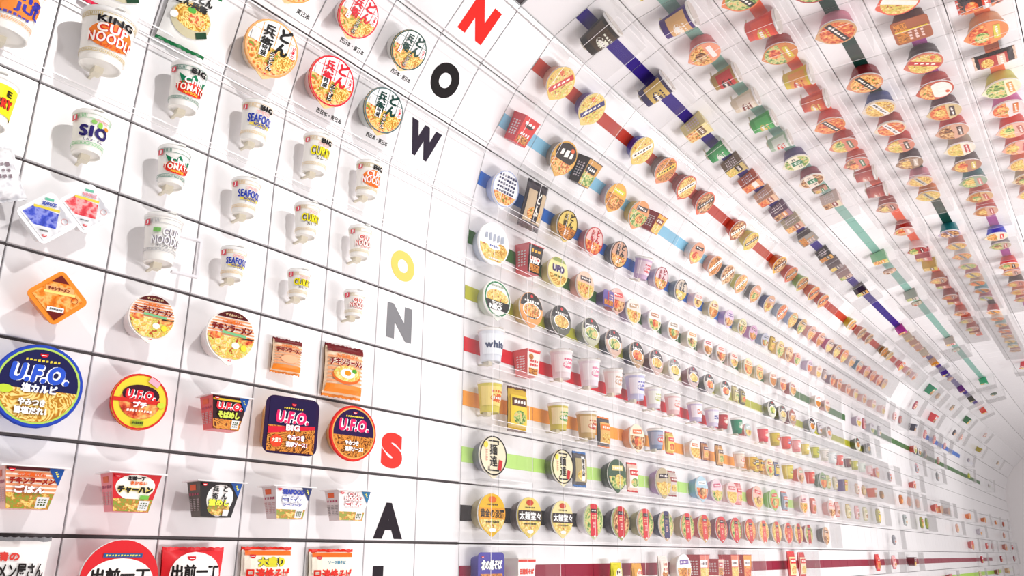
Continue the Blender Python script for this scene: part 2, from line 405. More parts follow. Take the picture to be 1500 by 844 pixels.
def bag(r, c, v, w, h, t, col, top, bottom=None, out=.12, name='noodle_pouch', yaw=None, roll=0, zig=True):
    yaw = turn(r, c) if yaw is None else yaw; o = root(name, r, c, v, out, yaw, roll); bottom = bottom or top
    def mk():
        b = MB(); nx, ny = 10, 12
        for sgn in (1, -1):
            i = len(b.v)
            for j in range(ny+1):
                for k in range(nx+1):
                    x = w*(k/nx-.5); y = (h*.9)*(j/ny-.5)
                    pin = 1-.05*(1-abs(2*y/(h*.9))**2)
                    cr = .006*math.sin(k*2.3+j*1.7)*(1 if abs(y) > h*.3 else .4)
                    b.v.append((x*pin, y, sgn*(bag_z(x, y, w, h*.9, t/2)+cr)))
            for j in range(ny):
                for k in range(nx):
                    a = i+j*(nx+1)+k; q = (a, a+1, a+nx+2, a+nx+1); b.f.append(q if sgn > 0 else q[::-1]); b.m.append(0)
        return b.mesh('pouch', True)
    obj('body', cached(('bag', round(w, 3), round(h, 3), round(t, 3)), mk), M(col), o)
    def seal(s):
        b = MB(); n = 18; y0 = .44*h*s; y1 = .5*h*s; i = 0
        for k in range(n+1):
            x = w*(k/n-.5); zz = .015*math.sin(k*.9); e = (.012 if k % 2 else 0)*s
            b.v += [(x, y0, .012+zz*.5), (x, y1-e, .012+zz), (x, y1-e, -.008+zz), (x, y0, -.008+zz*.5)]
        for k in range(n):
            for q in range(4):
                a = 4*k+q; d = 4*k+(q+1) % 4; f = (a, a+4, d+4, d); b.f.append(f if s < 0 else f[::-1]); b.m.append(0)
        return b.mesh('seal')
    for s, cc in ((1, top), (-1, bottom)):
        obj('seal', cached(('seal', round(w, 3), round(h, 3), s), lambda: seal(s)), M(cc), o)
    return o, Art(lambda u, vv, l: (u*(1-.05*(1-min(1, abs(2*vv/(h*.9)))**2)), vv, bag_z(u, vv, w, h*.9, t/2)+.009+l))
def carton(r, c, v, wt, wb, h, d, front, side, lip='f4f2f2', out=.1, name='noodle_carton', yaw=None, lipw=.05, mount=False):
    """carton narrowing downwards, with a lip round its top; print map is the front face"""
    yaw = turn(r, c) if yaw is None else yaw; o = root(name, r, c-math.sin(yaw)*d/CW, v, out, yaw); db = d*wb/wt
    def mk():
        b = MB(); y0, y1 = -h/2, h/2
        P = [(-wb/2, y0, (d-db)/2), (wb/2, y0, (d-db)/2), (wb/2, y0, (d+db)/2), (-wb/2, y0, (d+db)/2), (-wt/2, y1, 0), (wt/2, y1, 0), (wt/2, y1, d), (-wt/2, y1, d)]
        b.v = P; b.f = [(0, 1, 2, 3), (7, 6, 5, 4), (3, 2, 6, 7), (1, 0, 4, 5), (0, 3, 7, 4), (2, 1, 5, 6)]; b.m = [0]*6
        return b.mesh('carton')
    key = (round(wt, 3), round(wb, 3), round(h, 3), round(d, 3))
    obj('body', cached(('carton',)+key, mk), mat(side, .35), o)
    obj('lid', cached(('lip', lipw)+key, lambda: (lambda b: (b.box(-wt/2-lipw, h/2, -lipw, wt/2+lipw, h/2+.014, d+lipw), b.mesh('lip'))[1])(MB())), mat(lip, .25), o)
    if mount: obj('mount', cached(('arm', round(out, 2)), lambda: (lambda b: (b.box(-.03, -.03, -out, .03, .03, .06), b.mesh('arm'))[1])(MB())), mat('e4dcc8', .3), o)
    zt = d; zb = (d+db)/2
    def fm(u, vv, l):
        k = (vv+h/2)/h; return (u*(wb+(wt-wb)*k)/wt, vv, zb+(zt-zb)*k+l)
    a = Art(fm); a.step = .002; a.base = .001; a.rect(-wt/2*.99, -h/2*.99, wt/2*.99, h/2*.99, front)
    def fs(u, vv, l):
        k = (vv+h/2)/h; ww = wb+(wt-wb)*k; dd = db+(d-db)*k; return (-ww/2-l, vv, d/2+u*dd/d)
    sa = Art(fs); sa.step = .002; sa.base = .001
    return o, a, sa
def rsq(w, h, rad, n=5):
    pts = []
    for cx, cy, a0 in ((w/2-rad, -h/2+rad, -90), (w/2-rad, h/2-rad, 0), (-w/2+rad, h/2-rad, 90), (-w/2+rad, -h/2+rad, 180)):
        for k in range(n+1):
            a = math.radians(a0+90*k/n); pts.append((cx+rad*math.cos(a), cy+rad*math.sin(a)))
    return pts
def tray(r, c, v, w, h, depth, side, lid, out=.02, roll=0, name='noodle_tray', rad=.1, yaw=None, flange=.03):
    yaw = turn(r, c) if yaw is None else yaw; o = root(name, r, c-math.sin(yaw)*depth/CW, v, out, yaw, roll)
    def mk():
        b = MB(); a = rsq(w*.78, h*.78, rad*.8); e = rsq(w*.97, h*.97, rad); n = len(a)
        b.v = [(x, y, 0) for x, y in a]+[(x, y, depth) for x, y in e]; b.f = [tuple(reversed(range(n))), tuple(range(n, 2*n))]; b.m = [0, 0]
        for k in range(n): l = (k+1) % n; b.f.append((k, l, n+l, n+k)); b.m.append(0)
        return b.mesh('tray')
    key = (round(w, 3), round(h, 3), round(depth, 3))
    obj('body', cached(('tray',)+key, mk), mat(side, .3), o)
    ld = obj('lid', cached(('traylid', round(w, 3), round(h, 3)), lambda: (lambda b: (b.prism(rsq(w+flange, h+flange, rad), 0, .016), b.mesh('lid'))[1])(MB())), M(lid), o, (0, 0, depth*U))
    return o, ld, Art(lambda u, vv, l: (u, vv, .016+l))

# ------------------------------------------------------------------ left-hand packages
RIGHT = {
-2: """41.50 0.00 B .5 a83048 c85868 ffffff pl -|crimson
52.50 0.00 K .5 d8c8a0 e0d4b0 a09060 pl -|beige
61.86 0.00 B .45 803038 b06050 403030 pl -|maroon
68.38 0.00 B .5 c8a078 d8b890 906040 pl -|tan""",
0: """0.46 0.00 B .68 b8a878 e8b820 6a4a10 hb 黄金の淡麗|gold
1.50 0.00 B .68 6a5a58 e8d070 3a2c28 hb 太麺堂々|dark-rimmed yellow
2.52 0.00 B .66 5c5458 f0e0a0 3a2c30 hb 太麺堂々|cream and black
3.60 0.00 B .66 e8e0e0 c8d0a0 d42838 vb -|white red-banded
4.66 0.00 B .66 504850 a8b070 c82030 vb -|charcoal red-banded
5.72 0.00 B .66 a8a070 e0b090 d83840 vb -|olive red-banded
6.70 0.00 B .64 3c3c58 e0c0a0 48406c vb -|navy purple-banded
7.80 0.00 B .64 a89070 e0a080 d83840 vb -|tan red-banded
8.76 0.00 B .64 c05050 e0c080 d84848 vb -|red side red-banded
9.80 0.00 B .64 8c5058 d84048 d84048 vb -|maroon red-lidded
10.74 0.00 B .64 80586c d84848 d84048 vb -|plum red-lidded
11.76 0.00 B .64 b08878 d85048 d04048 vb -|brown red-lidded
12.80 0.00 B .64 d8b8a0 f0d8c0 e06058 vb -|beige pink-banded
13.86 0.00 B .64 8c8478 e0b080 d04848 vb -|grey-green red-banded
14.88 0.00 B .64 a8948c f0d8d0 d85050 vb -|brown pink-banded
15.84 0.00 B .64 b8b0a0 f0e0d0 c03840 vb -|pale crimson-banded
16.86 0.00 B .64 a04048 f0d8d0 c03038 vb -|dark red crimson-banded
18.72 0.00 B .6 2c2c2c d8b090 806050 pl -|black tan-lidded
28.82 0.00 K .42 a0a0a8 b8b8c0 707078 pl -|grey
51.32 0.00 B .6 c06060 e05040 ffffff pl -|red
58.00 0.00 K .5 d05050 e06058 ffffff pl -|red
60.96 0.00 K .5 b04048 d85050 ffffff pl -|dark red
69.58 0.00 B .6 c07060 e8a080 ffffff pl -|salmon
74.04 0.00 K .5 b83848 d84858 ffffff pl -|crimson""",
-1: """0.48 0.06 T .62 5048a0 4840a0 ffffff tr 北の焼そば|violet
1.29 -0.07 X .62 f0e8e0 ffffff d83020 ca 日清焼そば|white and red tall
4.42 -0.14 K .6 d8d840 e8e040 302820 bx -|yellow
5.26 -0.16 K .6 e8a060 f0b050 d83028 bx -|orange
6.44 0.00 K .6 e8c8c0 fff0e8 c04038 bx -|white and red
7.48 0.00 B .66 f0e0d0 ffffff 8060b0 pl -|white and purple
8.42 0.00 X .62 c04048 e08070 ffffff pl -|red and white
9.40 0.00 X .4 c84850 e8d0c0 c03848 pl -|small red and cream
10.30 0.00 X .62 c83840 e08060 ffffff pl -|red and orange
11.14 0.00 X .62 c03030 f0a040 ffffff pl -|orange and red
14.92 0.00 K .85 d03030 e8d8a0 e02828 pl -|cream and red tall
15.88 0.00 K .8 d83838 f0e0c0 e03030 pl -|red and cream tall
25.38 0.00 K .7 d83030 f08060 d02828 pl -|red
28.24 0.00 K .6 f0b0b0 f8c8c8 d04050 pl -|pale pink
32.18 0.00 X .4 602028 c0b0b0 802838 pl -|small dark red
54.44 0.00 K .6 b02030 c84050 ffffff pl -|crimson
64.96 0.00 K .6 a02838 c04858 ffffff pl -|dark crimson
74.08 0.00 K .5 a84050 d8b0b0 802838 pl -|pink-grey""",
1: """0.48 0.00 B .7 7c7c88 f0e6c8 181010 vt 麺達|grey cream-lidded
2.56 0.00 B .68 70706c f0e6c0 181010 vt 麺達|grey cream-lidded purple-tagged
3.16 0.00 K .72 605c60 b8a880 4a78b8 vs 有名店|grey and blue
4.58 0.00 B .68 40483c 48604c e8d890 pl -|dark green
5.24 0.00 K .66 f0d0c0 fff0e8 d83030 pl -|white and red
6.68 0.00 B .68 b088b8 c0b090 3c2c34 pl -|lilac
7.12 0.00 K .62 d0c0b8 d8ccc8 a04040 pl -|grey-pink
8.76 0.00 B .62 80b0d0 b8d8e8 ffffff pl -|pale blue
9.68 0.00 B .62 c898c0 e8d0d8 d06080 pl -|lilac-pink
10.66 0.00 B .62 e8b8b8 f0d0d0 d05058 pl -|pale pink
11.10 0.00 K .62 e09090 f0b0b0 d04048 pl -|pink
12.56 0.00 B .66 d86058 f0c0b0 d84048 pl -|coral
13.90 0.00 B .62 88b850 a8d078 d85040 pl -|lime green
14.82 0.00 K .62 98a0b0 b0b8c8 d87060 pl -|blue-grey
16.62 0.00 B .62 c8a0a8 e8c8c8 a86070 pl -|dusty pink
17.66 0.00 K .62 d87060 e89080 ffffff pl -|salmon
19.74 0.00 B .62 e0a098 f0c0b8 d86058 pl -|pale salmon
20.48 0.00 K .55 f0b8b0 f8d0c8 e07060 pl -|blush
21.92 0.00 K .55 f0e0b0 f8f0d0 d0b050 pl -|cream
23.16 0.00 K .55 f0c0c0 f8e0e0 e08080 pl -|pale rose
24.40 0.00 K .55 f0e8c8 f8f0e0 c0c060 pl -|ivory
26.52 0.00 K .62 b8b030 c8c040 806820 pl -|mustard
31.66 0.00 K .55 a8b0b0 c8d0d0 606868 pl -|grey
35.46 0.00 K .6 809030 a08830 c05030 pl -|olive and orange
36.88 0.00 K .6 90a040 a0a848 506020 pl -|olive green
46.22 0.00 K .55 e0b0a0 e8c0a8 b07050 pl -|peach
56.14 0.00 B .55 c0b8c0 d8d0d8 909098 pl -|pale grey
69.52 0.00 K .5 d8a090 e0b0a0 d06050 pl -|dusty orange""",
2: """0.36 0.02 C .56 d8c858 f0d880 d86028 cc -|yellow
1.16 -0.07 K .86 d8b030 f0d040 5a3020 pl -|tall yellow
2.42 -0.04 C .52 d0c058 f0e0b0 50a050 cc -|yellow-green
3.43 -0.07 C .54 c8a870 e8d0a8 c04028 cc -|tan
4.11 -0.12 K .68 585458 e8b870 f08030 pl -|grey and orange
5.52 -0.06 B .62 e8a070 f4e8d0 f07030 pl -|peach
6.38 0.00 C .48 8898b8 b0b8d0 e05040 cc -|blue-grey
7.12 0.00 K .56 e0c060 f0e080 e06060 pl -|yellow and pink
8.50 0.00 B .5 e0d0c0 fff0e8 e08050 pl -|white
9.08 0.00 K .5 c08050 f0b080 705870 pl -|small orange
10.02 0.00 K .6 d09858 e8b878 705040 pl -|tan
11.34 0.00 C .42 e8d0c0 f8e8d8 e07050 cc -|cream
12.20 0.00 C .42 c89030 e0b030 604020 cc -|amber
12.64 0.00 K .5 d8b840 e8d050 606058 pl -|yellow
13.08 0.00 K .4 d8a020 e8b830 302010 pl -|golden
13.80 0.00 B .56 d8a860 f0d8a0 c06030 pl -|pale amber
14.36 0.00 K .46 6070a0 e0c050 504040 pl -|yellow and blue
15.34 0.00 C .48 d0b840 e8d868 a0a030 cc -|lemon
16.66 0.00 B .52 d05030 e8b0a0 a0c0a0 pl -|red-orange
17.60 0.00 C .44 d84030 e85040 f0d0b0 cc -|red
19.12 0.00 B .6 587058 90a880 304838 pl -|dark green
19.74 0.00 K .5 d0d090 e8e0b0 a0b060 pl -|pale green
20.60 0.00 K .5 d8d0b0 e8e0d0 b0a080 pl -|pale beige
21.74 0.00 X .44 604880 d8b840 e06030 pl -|yellow and purple
23.62 0.00 K .42 f0d8c0 f8e8d8 d08060 pl -|pale peach
24.66 0.00 K .42 d8b880 f0d8b0 b07840 pl -|sand
26.22 0.00 X .38 d86040 e88060 ffffff pl -|orange
27.66 0.00 K .36 a87030 c89040 603818 pl -|brown
31.40 0.00 K .48 c87030 e08840 703818 pl -|burnt orange
33.20 0.00 K .5 e89060 f0a880 c05030 pl -|light orange
35.14 0.00 K .5 f0b090 f8c8b0 d07050 pl -|apricot
40.24 0.00 B .5 b84030 d86050 703020 pl -|brick red
41.90 0.00 B .48 c87040 e0a060 704020 pl -|copper
44.12 0.00 B .44 a05838 c87850 703020 pl -|russet
52.20 0.00 B .44 d87030 f09050 ffffff pl -|bright orange
59.36 0.00 B .4 c86828 e08838 703818 pl -|dark orange
65.52 0.00 K .4 d87840 e8a060 ffffff pl -|tangerine
70.44 0.00 K .45 c05030 d87050 602018 pl -|rust""",
3: """0.38 -0.02 C .6 e0e4ec eef2f8 485070 wh white|white
1.52 -0.11 X .5 e86868 f8e8e0 d83030 ca -|red and white
2.56 0.07 C .58 f0e0e4 fbf2f4 e87090 cc -|white and pink
3.59 0.09 C .58 f0e4ec fbf4f8 e890b0 cc -|white and rose
4.55 0.08 C .54 f4e4e0 fbf4f0 d0a080 cc -|cream-white
5.52 0.13 C .6 c8c8e8 f4f0fa 7070c0 cc -|white and lavender
6.36 0.00 C .5 e4e0e8 f8f8f0 b8c060 cc -|white and yellow-green
7.36 0.00 C .5 f0c8c8 fbeeee e08878 cc -|white and coral
8.64 0.00 C .5 c8c0e0 f6f0fa e07040 cc Do|white and orange-lettered
9.68 0.00 C .5 d8d0e8 f6f4fa 5048a0 cc S|white and violet-lettered
10.34 0.00 C .44 a82028 c03038 f0e0d0 cc -|deep red
11.38 0.00 C .44 187858 209068 f0f0e0 cc -|green
12.24 0.00 B .4 b84030 b8c8c8 ffffff pl -|small red
13.42 0.00 C .44 d83040 e85058 f8d0c0 cc -|bright red
14.42 0.00 C .44 b8a020 d8c030 c04028 cc -|mustard
15.44 0.00 C .44 d83828 e85040 6080c0 cc -|vermilion
16.44 0.00 C .44 e08080 f0a0a0 ffffff cc -|pink
17.38 0.00 C .4 d0b840 e8d460 ffffff cc -|straw
18.48 0.00 C .42 a8a818 d0cc28 508030 cc -|yellow
19.56 0.00 C .42 d0c8b8 e8e0d8 606050 cc -|off-white
20.58 0.00 C .42 e0e8e8 f4f4f4 507880 cc -|white and teal
21.46 0.00 C .42 d84038 e86050 ffffff cc -|scarlet
22.58 0.00 C .4 582028 703038 d0b030 cc -|dark brown
23.60 0.00 C .4 a0a020 c8c438 ffffff cc -|lime
24.70 0.00 C .4 d8e0d8 e8f0e8 308060 cc -|white and green
25.92 0.00 C .4 f0c0c0 f8e0e0 d86070 cc -|pale pink
27.38 0.00 B .46 d85850 f09080 ffffff pl -|coral red
29.68 0.00 K .45 a0a0a8 c0c0c8 c06060 pl -|grey
35.08 0.00 B .4 b04840 d87060 ffffff pl -|brick""",
4: """0.55 -0.05 B .74 c8d0c0 f2f4ec 208048 nt TOKYO|white and green
1.58 0.03 B .7 c8a850 f0a868 181818 bk -|black and orange
2.59 0.05 B .66 585458 707068 181818 bk -|black and grey
3.72 0.08 B .64 88908c c8c8b0 383838 bk -|black and pale green
4.65 0.04 B .64 384050 d8b8a8 403840 bk -|slate and pink
5.69 -0.01 B .62 303848 c0a080 282828 bk -|dark navy
6.64 0.00 B .62 683848 d0b0a8 484048 bk -|maroon
7.62 0.00 B .58 d8c8c0 ece4dc 808080 bk -|pale cream
8.70 0.00 B .58 905868 d0b8b8 604858 bk -|mauve
9.70 0.00 B .56 484450 c8c0c0 383838 bk -|charcoal
10.78 0.00 B .56 d8d8d0 e8e8e4 303030 bk -|black and white
11.50 0.00 K .5 c8b878 e0d8a0 786020 pl -|gold
12.02 0.00 K .5 787058 c0b060 404030 pl -|gold and grey
14.48 0.00 B .56 888c8c d0d0c8 505050 bk -|grey
15.48 0.00 B .56 585850 d0c8b0 383838 bk -|dark olive
16.42 0.00 B .56 782838 b89080 a05040 bk -|burgundy
18.52 0.00 B .56 484850 c8c8d0 303038 bk -|black
19.36 0.00 K .45 c8c0c8 e0d8e0 706870 pl -|pale grey
20.56 0.00 B .5 b8a8a8 e0d0d0 807070 bk -|pinkish grey
24.58 0.00 B .56 505848 e0e0d0 303828 bk -|dark green
26.34 0.00 B .52 484858 8888a0 303040 bk -|blue-black
36.32 0.00 K .5 a8a0a8 c8c0c8 d06060 pl -|grey
42.10 0.00 K .5 989898 b8b8b8 606060 pl -|mid grey""",
5: """0.38 -0.07 B .84 c8d0e0 f4f6fc 5060a8 bw -|large white
1.52 -0.02 X .58 e06068 181010 e8402c uf UFO|black and red
2.42 0.01 B .66 d8cc88 f2e8a0 604878 uf UFO|yellow
3.44 0.01 B .64 e0a090 f0c8b0 504040 pl -|peach-pink
4.44 -0.02 T .4 584078 6858a0 d04050 pl -|small purple
4.78 0.03 B .6 b85050 e0b8b0 d83838 pl -|red and white
5.53 -0.04 B .62 a890b0 e8e0d8 c0a080 pl -|lilac and cream
6.56 0.00 B .58 d8c8d8 f4e8e8 b87850 pl -|white and brown
7.58 0.00 B .56 d8d0d8 f4f0ec a09080 pl -|white and grey
8.66 0.00 B .52 e0d0c0 f8ece0 e09040 pl -|white and orange
9.66 0.00 B .5 e0c8c8 f8e8e8 c04050 pl -|white and red
10.54 0.00 B .54 d0c0c0 f0e0e0 e08070 pl -|pale rose
11.48 0.00 B .48 e0c0b8 f4e0d8 d06048 pl -|pale coral
12.58 0.00 B .54 d8c8a0 f4e8c0 d09050 pl -|pale yellow
13.52 0.00 B .5 d0b880 f0d8a8 d86838 pl -|gold and orange
14.70 0.00 B .5 e0c8b8 f8e8e0 c07850 pl -|ivory and brown
15.64 0.00 B .5 b8a8a8 e8d0c8 804840 pl -|ivory and maroon
16.62 0.00 B .5 b85050 f0e0d8 a83838 pl -|crimson and white
19.40 0.00 B .5 e0d0c8 f8f0ec c86858 pl -|white and coral
20.56 0.00 B .5 d0a8a8 f0d8d0 b85860 pl -|dusty rose
25.02 0.00 B .5 b0a0b0 e0d0d8 a06878 pl -|mauve
25.90 0.00 K .5 d07880 e8a0a8 804850 pl -|rose
27.30 0.00 B .5 b8b0b8 e0d8e0 908898 pl -|lavender grey
28.54 0.00 K .5 c8c0c8 e0d8e0 787078 pl -|light grey
36.38 0.00 B .46 c85048 f0d8c0 908040 pl -|red-edged
37.44 0.00 B .46 707080 e0e0e8 505060 pl -|grey-edged
38.98 0.00 K .44 807880 b0a8b0 c07048 pl -|grey and orange
42.86 0.00 K .44 c09890 d8b8b0 b85048 pl -|dusty pink
54.54 0.00 K .4 d0d048 e0e060 707820 pl -|acid yellow
64.78 0.00 K .3 c8c0c0 d8d0d0 888080 pl -|small grey""",
6: """0.45 -0.05 B .72 b8c4e8 f4f4fa 3c3c60 ln -|white blue-rimmed
1.34 -0.06 K 1.0 484048 d0b898 282028 vs どん|tall black
2.50 -0.05 B .66 c8a860 e8cc70 403018 dn どん|gold
3.53 -0.05 B .64 d07878 f0c8c4 c83038 dn どん|pink
4.59 -0.02 B .64 68686c d8a890 303438 dn どん|dark grey
5.65 -0.05 C .54 d0b0d0 f0d8e4 d86068 cc -|pink and lilac
6.62 0.00 B .6 c8b0c0 e8d0d4 a83848 dn どん|rose-lilac
7.72 0.00 B .58 7c8890 d8c8b8 404850 dn どん|steel grey
8.74 0.00 B .44 f0c8c8 f8e0dc d89088 pl -|pale pink
9.74 0.00 B .52 c8b890 e8d8a8 b07050 pl -|sand
10.82 0.00 B .52 b898c8 e0c8e0 8060a0 pl -|lilac
11.82 0.00 B .5 d8d098 ece4b8 a09858 pl -|pale yellow
12.70 0.00 B .5 b078a8 dcb0d0 904878 pl -|magenta-lilac
13.70 0.00 B .46 8890a8 c8c8d8 505870 pl -|blue-grey
14.30 0.00 K .5 d8b040 e8c860 906820 pl -|golden yellow
15.08 0.00 B .54 e0b868 f0d898 b87830 pl -|amber
15.94 0.00 B .52 d8a070 f0c8a0 a86030 pl -|caramel
16.80 0.00 B .46 d88078 f0b8a8 c84038 pl -|coral
18.14 0.00 B .46 b8a0b8 e0c8d8 806080 pl -|mauve
19.20 0.00 B .46 d8a898 f0d0c0 a85848 pl -|peach
19.90 0.00 K .44 c0a8a8 d8c8c8 704848 pl -|taupe
20.98 0.00 B .46 806070 c8a098 403040 pl -|dark plum
21.90 0.00 B .44 c87058 e8a890 703028 pl -|terracotta
23.10 0.00 B .44 c88070 e8b8a8 904038 pl -|dusty red
24.28 0.00 B .44 d89888 f0c8b8 a85040 pl -|salmon
25.64 0.00 B .44 e0a8a0 f4d0c8 b86058 pl -|pale salmon
27.26 0.00 B .44 e8b8b0 f8dcd4 c87068 pl -|blush
29.02 0.00 B .44 f0c8c4 f8e4e0 d08080 pl -|pale blush
31.24 0.00 K .4 e8b8b8 f4d4d4 c07070 pl -|rose
32.50 0.00 K .44 c04040 e09890 402020 pl -|red and black
35.68 0.00 X .36 282838 404058 808090 pl -|black
38.64 0.00 K .5 e8a0a0 f4c8c4 c05050 pl -|light red
41.24 0.00 K .5 e08080 f0b0a8 a83838 pl -|warm pink
44.72 0.00 K .4 f0c0c0 f8dcdc d07070 pl -|faint pink
54.00 0.00 K .3 b0a8b0 c8c0c8 706870 pl -|small grey""",
7: """0.34 -0.00 X .54 e05058 d82820 ffffff uf -|red
1.66 0.03 B .72 a89888 e0a848 2c1c18 bb -|black and amber
2.48 0.05 X .58 4c4444 d09848 181010 pl -|black and amber tall
3.71 -0.02 B .66 d0b0b0 f0b050 d8d830 pl -|yellow-topped
4.77 -0.04 B .68 d0b060 e8a068 504040 pl -|golden brown
5.53 0.01 X .48 a84048 f0b040 803028 pl -|maroon and yellow
7.80 0.00 B .6 e8d4cc d89878 403030 pl -|pale pink-sided
8.94 0.00 B .58 d89888 e8a880 fff4ec dg -|salmon
9.80 0.00 B .58 585050 e8c0a0 fff4ec dg -|dark-sided white-banded
10.76 0.00 B .58 b8b058 e0a880 fff4ec dg -|olive-sided white-banded
11.86 0.00 B .56 686060 d8a080 f0b0a8 pl -|grey and pink
13.04 0.00 B .56 484878 d8a888 b0a0b0 pl -|navy
14.18 0.00 B .56 a0a8b8 e0a078 f4f0f0 dg -|blue-grey white-banded
15.22 0.00 B .54 a0a8c8 e0b078 a0b060 pl -|pale blue and orange
16.14 0.00 B .54 483840 d0a870 604838 pl -|black and tan
17.20 0.00 B .54 d09088 e0b0a0 907068 pl -|dusty pink
18.24 0.00 B .54 c85858 e0a890 905048 pl -|red
19.34 0.00 B .54 a83868 d8b8a8 483840 pl -|magenta
20.30 0.00 B .54 885048 d0a078 604038 pl -|brown
21.28 0.00 B .54 c84838 e8a060 d84830 pl -|red-orange
22.38 0.00 B .52 c0a8a8 e0c8c0 a09090 pl -|pinkish grey
23.46 0.00 B .52 487088 d8c0b0 90a0a8 pl -|teal blue
24.66 0.00 B .52 c05058 e8a8a0 b84850 pl -|rose red
25.66 0.00 B .52 b05050 e0a890 a04848 pl -|brick red
26.76 0.00 B .52 c86860 f0b8a8 c85850 pl -|coral
27.72 0.00 B .5 a85048 e0b090 904038 pl -|rust
34.34 0.00 K .5 b05868 f0c0b0 802838 pl -|red-striped
39.36 0.00 X .5 d03840 e86058 ffffff pl -|bright red
46.06 0.00 K .4 504850 908890 302830 pl -|dark grey
48.54 0.00 K .44 f0b8a8 f8d0c0 d88070 pl -|pale peach
56.84 0.00 X .34 a09020 c8a830 403810 pl -|olive
67.18 0.00 K .34 c8b8a8 e0d0c0 a08060 pl -|beige""",
8: """0.52 0.00 B .66 e8b098 f0c860 d02820 dt -|orange-rimmed
1.60 0.00 B .68 6c58a0 e8d080 302870 dt -|violet
3.62 0.00 B .66 3840a8 e8c868 fff4e8 dg -|bright blue
4.72 0.00 B .66 806860 e89068 e8c850 dg -|brown and orange
5.78 0.00 B .64 a04040 d86048 fff4ec dg -|dark red
6.84 0.00 B .64 b04840 e87050 282828 dg -|red
8.92 0.00 B .6 c84028 a86040 f4ece0 dg -|orange-red
9.86 0.00 B .58 d0c040 d8c850 303030 dg -|yellow-green
12.14 0.00 B .58 c86028 e8b040 382820 dg -|amber
13.16 0.00 B .56 c85040 e86850 383030 dg -|bright red
14.22 0.00 B .54 88b040 d8d080 404030 dg -|green
15.40 0.00 B .54 d06028 e8c078 403020 dg -|orange
16.42 0.00 B .54 b84030 e8c080 403030 dg -|red and cream
19.98 0.00 B .5 b8a830 f0ecd0 303030 dg -|white and yellow
21.42 0.00 B .5 c86040 e8c8a0 504840 dg -|terracotta
22.50 0.00 B .5 b85848 e8c8a8 504840 dg -|brick
25.02 0.00 B .46 786028 c8b078 504028 dg -|olive brown
25.96 0.00 B .46 b8a070 d8c090 706040 dg -|khaki
28.34 0.00 B .46 d83030 e88868 ffffff pl -|vivid red
29.82 0.00 B .44 d8a8a8 e8c8c0 b08080 pl -|dusty pink
31.06 0.00 B .44 d8b0b0 ecd0cc b08888 pl -|pale pink
35.24 0.00 X .5 108058 209868 d8b080 pl -|green
37.04 0.00 K .36 d8a878 e0b890 806040 pl -|tan
41.48 0.00 K .44 b8a898 e8c090 706050 pl -|beige and orange
47.26 0.00 X .44 206838 308048 d0b888 pl -|dark green
55.00 0.00 K .36 e8d0c8 f0e0d8 d03028 pl -|white red-striped""",
9: """0.42 0.00 C .66 282420 483828 f0f0e0 cc -|black
2.54 0.00 C .64 302858 d8b868 2c2450 cc -|navy and gold
4.48 0.00 X .56 e8d898 f0e0a0 806040 pl -|pale yellow
5.62 0.00 C .52 309050 50a868 e8e8e0 cc -|green
6.60 0.00 X .5 806850 c8b070 302018 pl -|khaki and black
7.66 0.00 X .5 c85838 e8a070 f0e8e0 pl -|orange and cream
8.72 0.00 X .5 d8a888 e8c0a0 a05040 pl -|salmon
9.82 0.00 X .5 785870 a07888 d89048 pl -|mauve
10.84 0.00 X .52 c8b898 d8a890 905048 pl -|sand
12.16 0.00 T .58 605850 989088 d8a050 tr -|grey
13.80 0.00 X .42 282020 d8a048 181010 pl -|black and gold
14.86 0.00 X .42 807070 a89898 605050 pl -|grey-brown
15.94 0.00 X .42 c0a098 d8b8a8 906860 pl -|dusty beige
18.02 0.00 X .42 302028 d8a050 201018 pl -|black and orange
24.36 0.00 X .36 a83088 c84898 d8b040 pl -|magenta
25.68 0.00 X .34 d0b898 e0c8a8 907050 pl -|beige
26.72 0.00 X .34 c89880 d8b098 a06048 pl -|terracotta
27.74 0.00 X .34 d8a898 e0c0a8 b87060 pl -|rose beige
29.12 0.00 X .34 d0c0a0 e0d4b8 a05850 pl -|cream
31.36 0.00 X .34 d88818 e8a028 802818 pl -|amber
34.12 0.00 X .36 402080 6040a0 80a060 pl -|violet
35.74 0.00 K .32 d8a8a0 e8c0b8 a07068 pl -|pink
39.36 0.00 X .34 602870 884090 c09040 pl -|purple
43.00 0.00 X .32 505040 807868 c0a890 pl -|grey-olive
47.88 0.00 X .34 d04838 e07848 f0c040 pl -|red and yellow""",
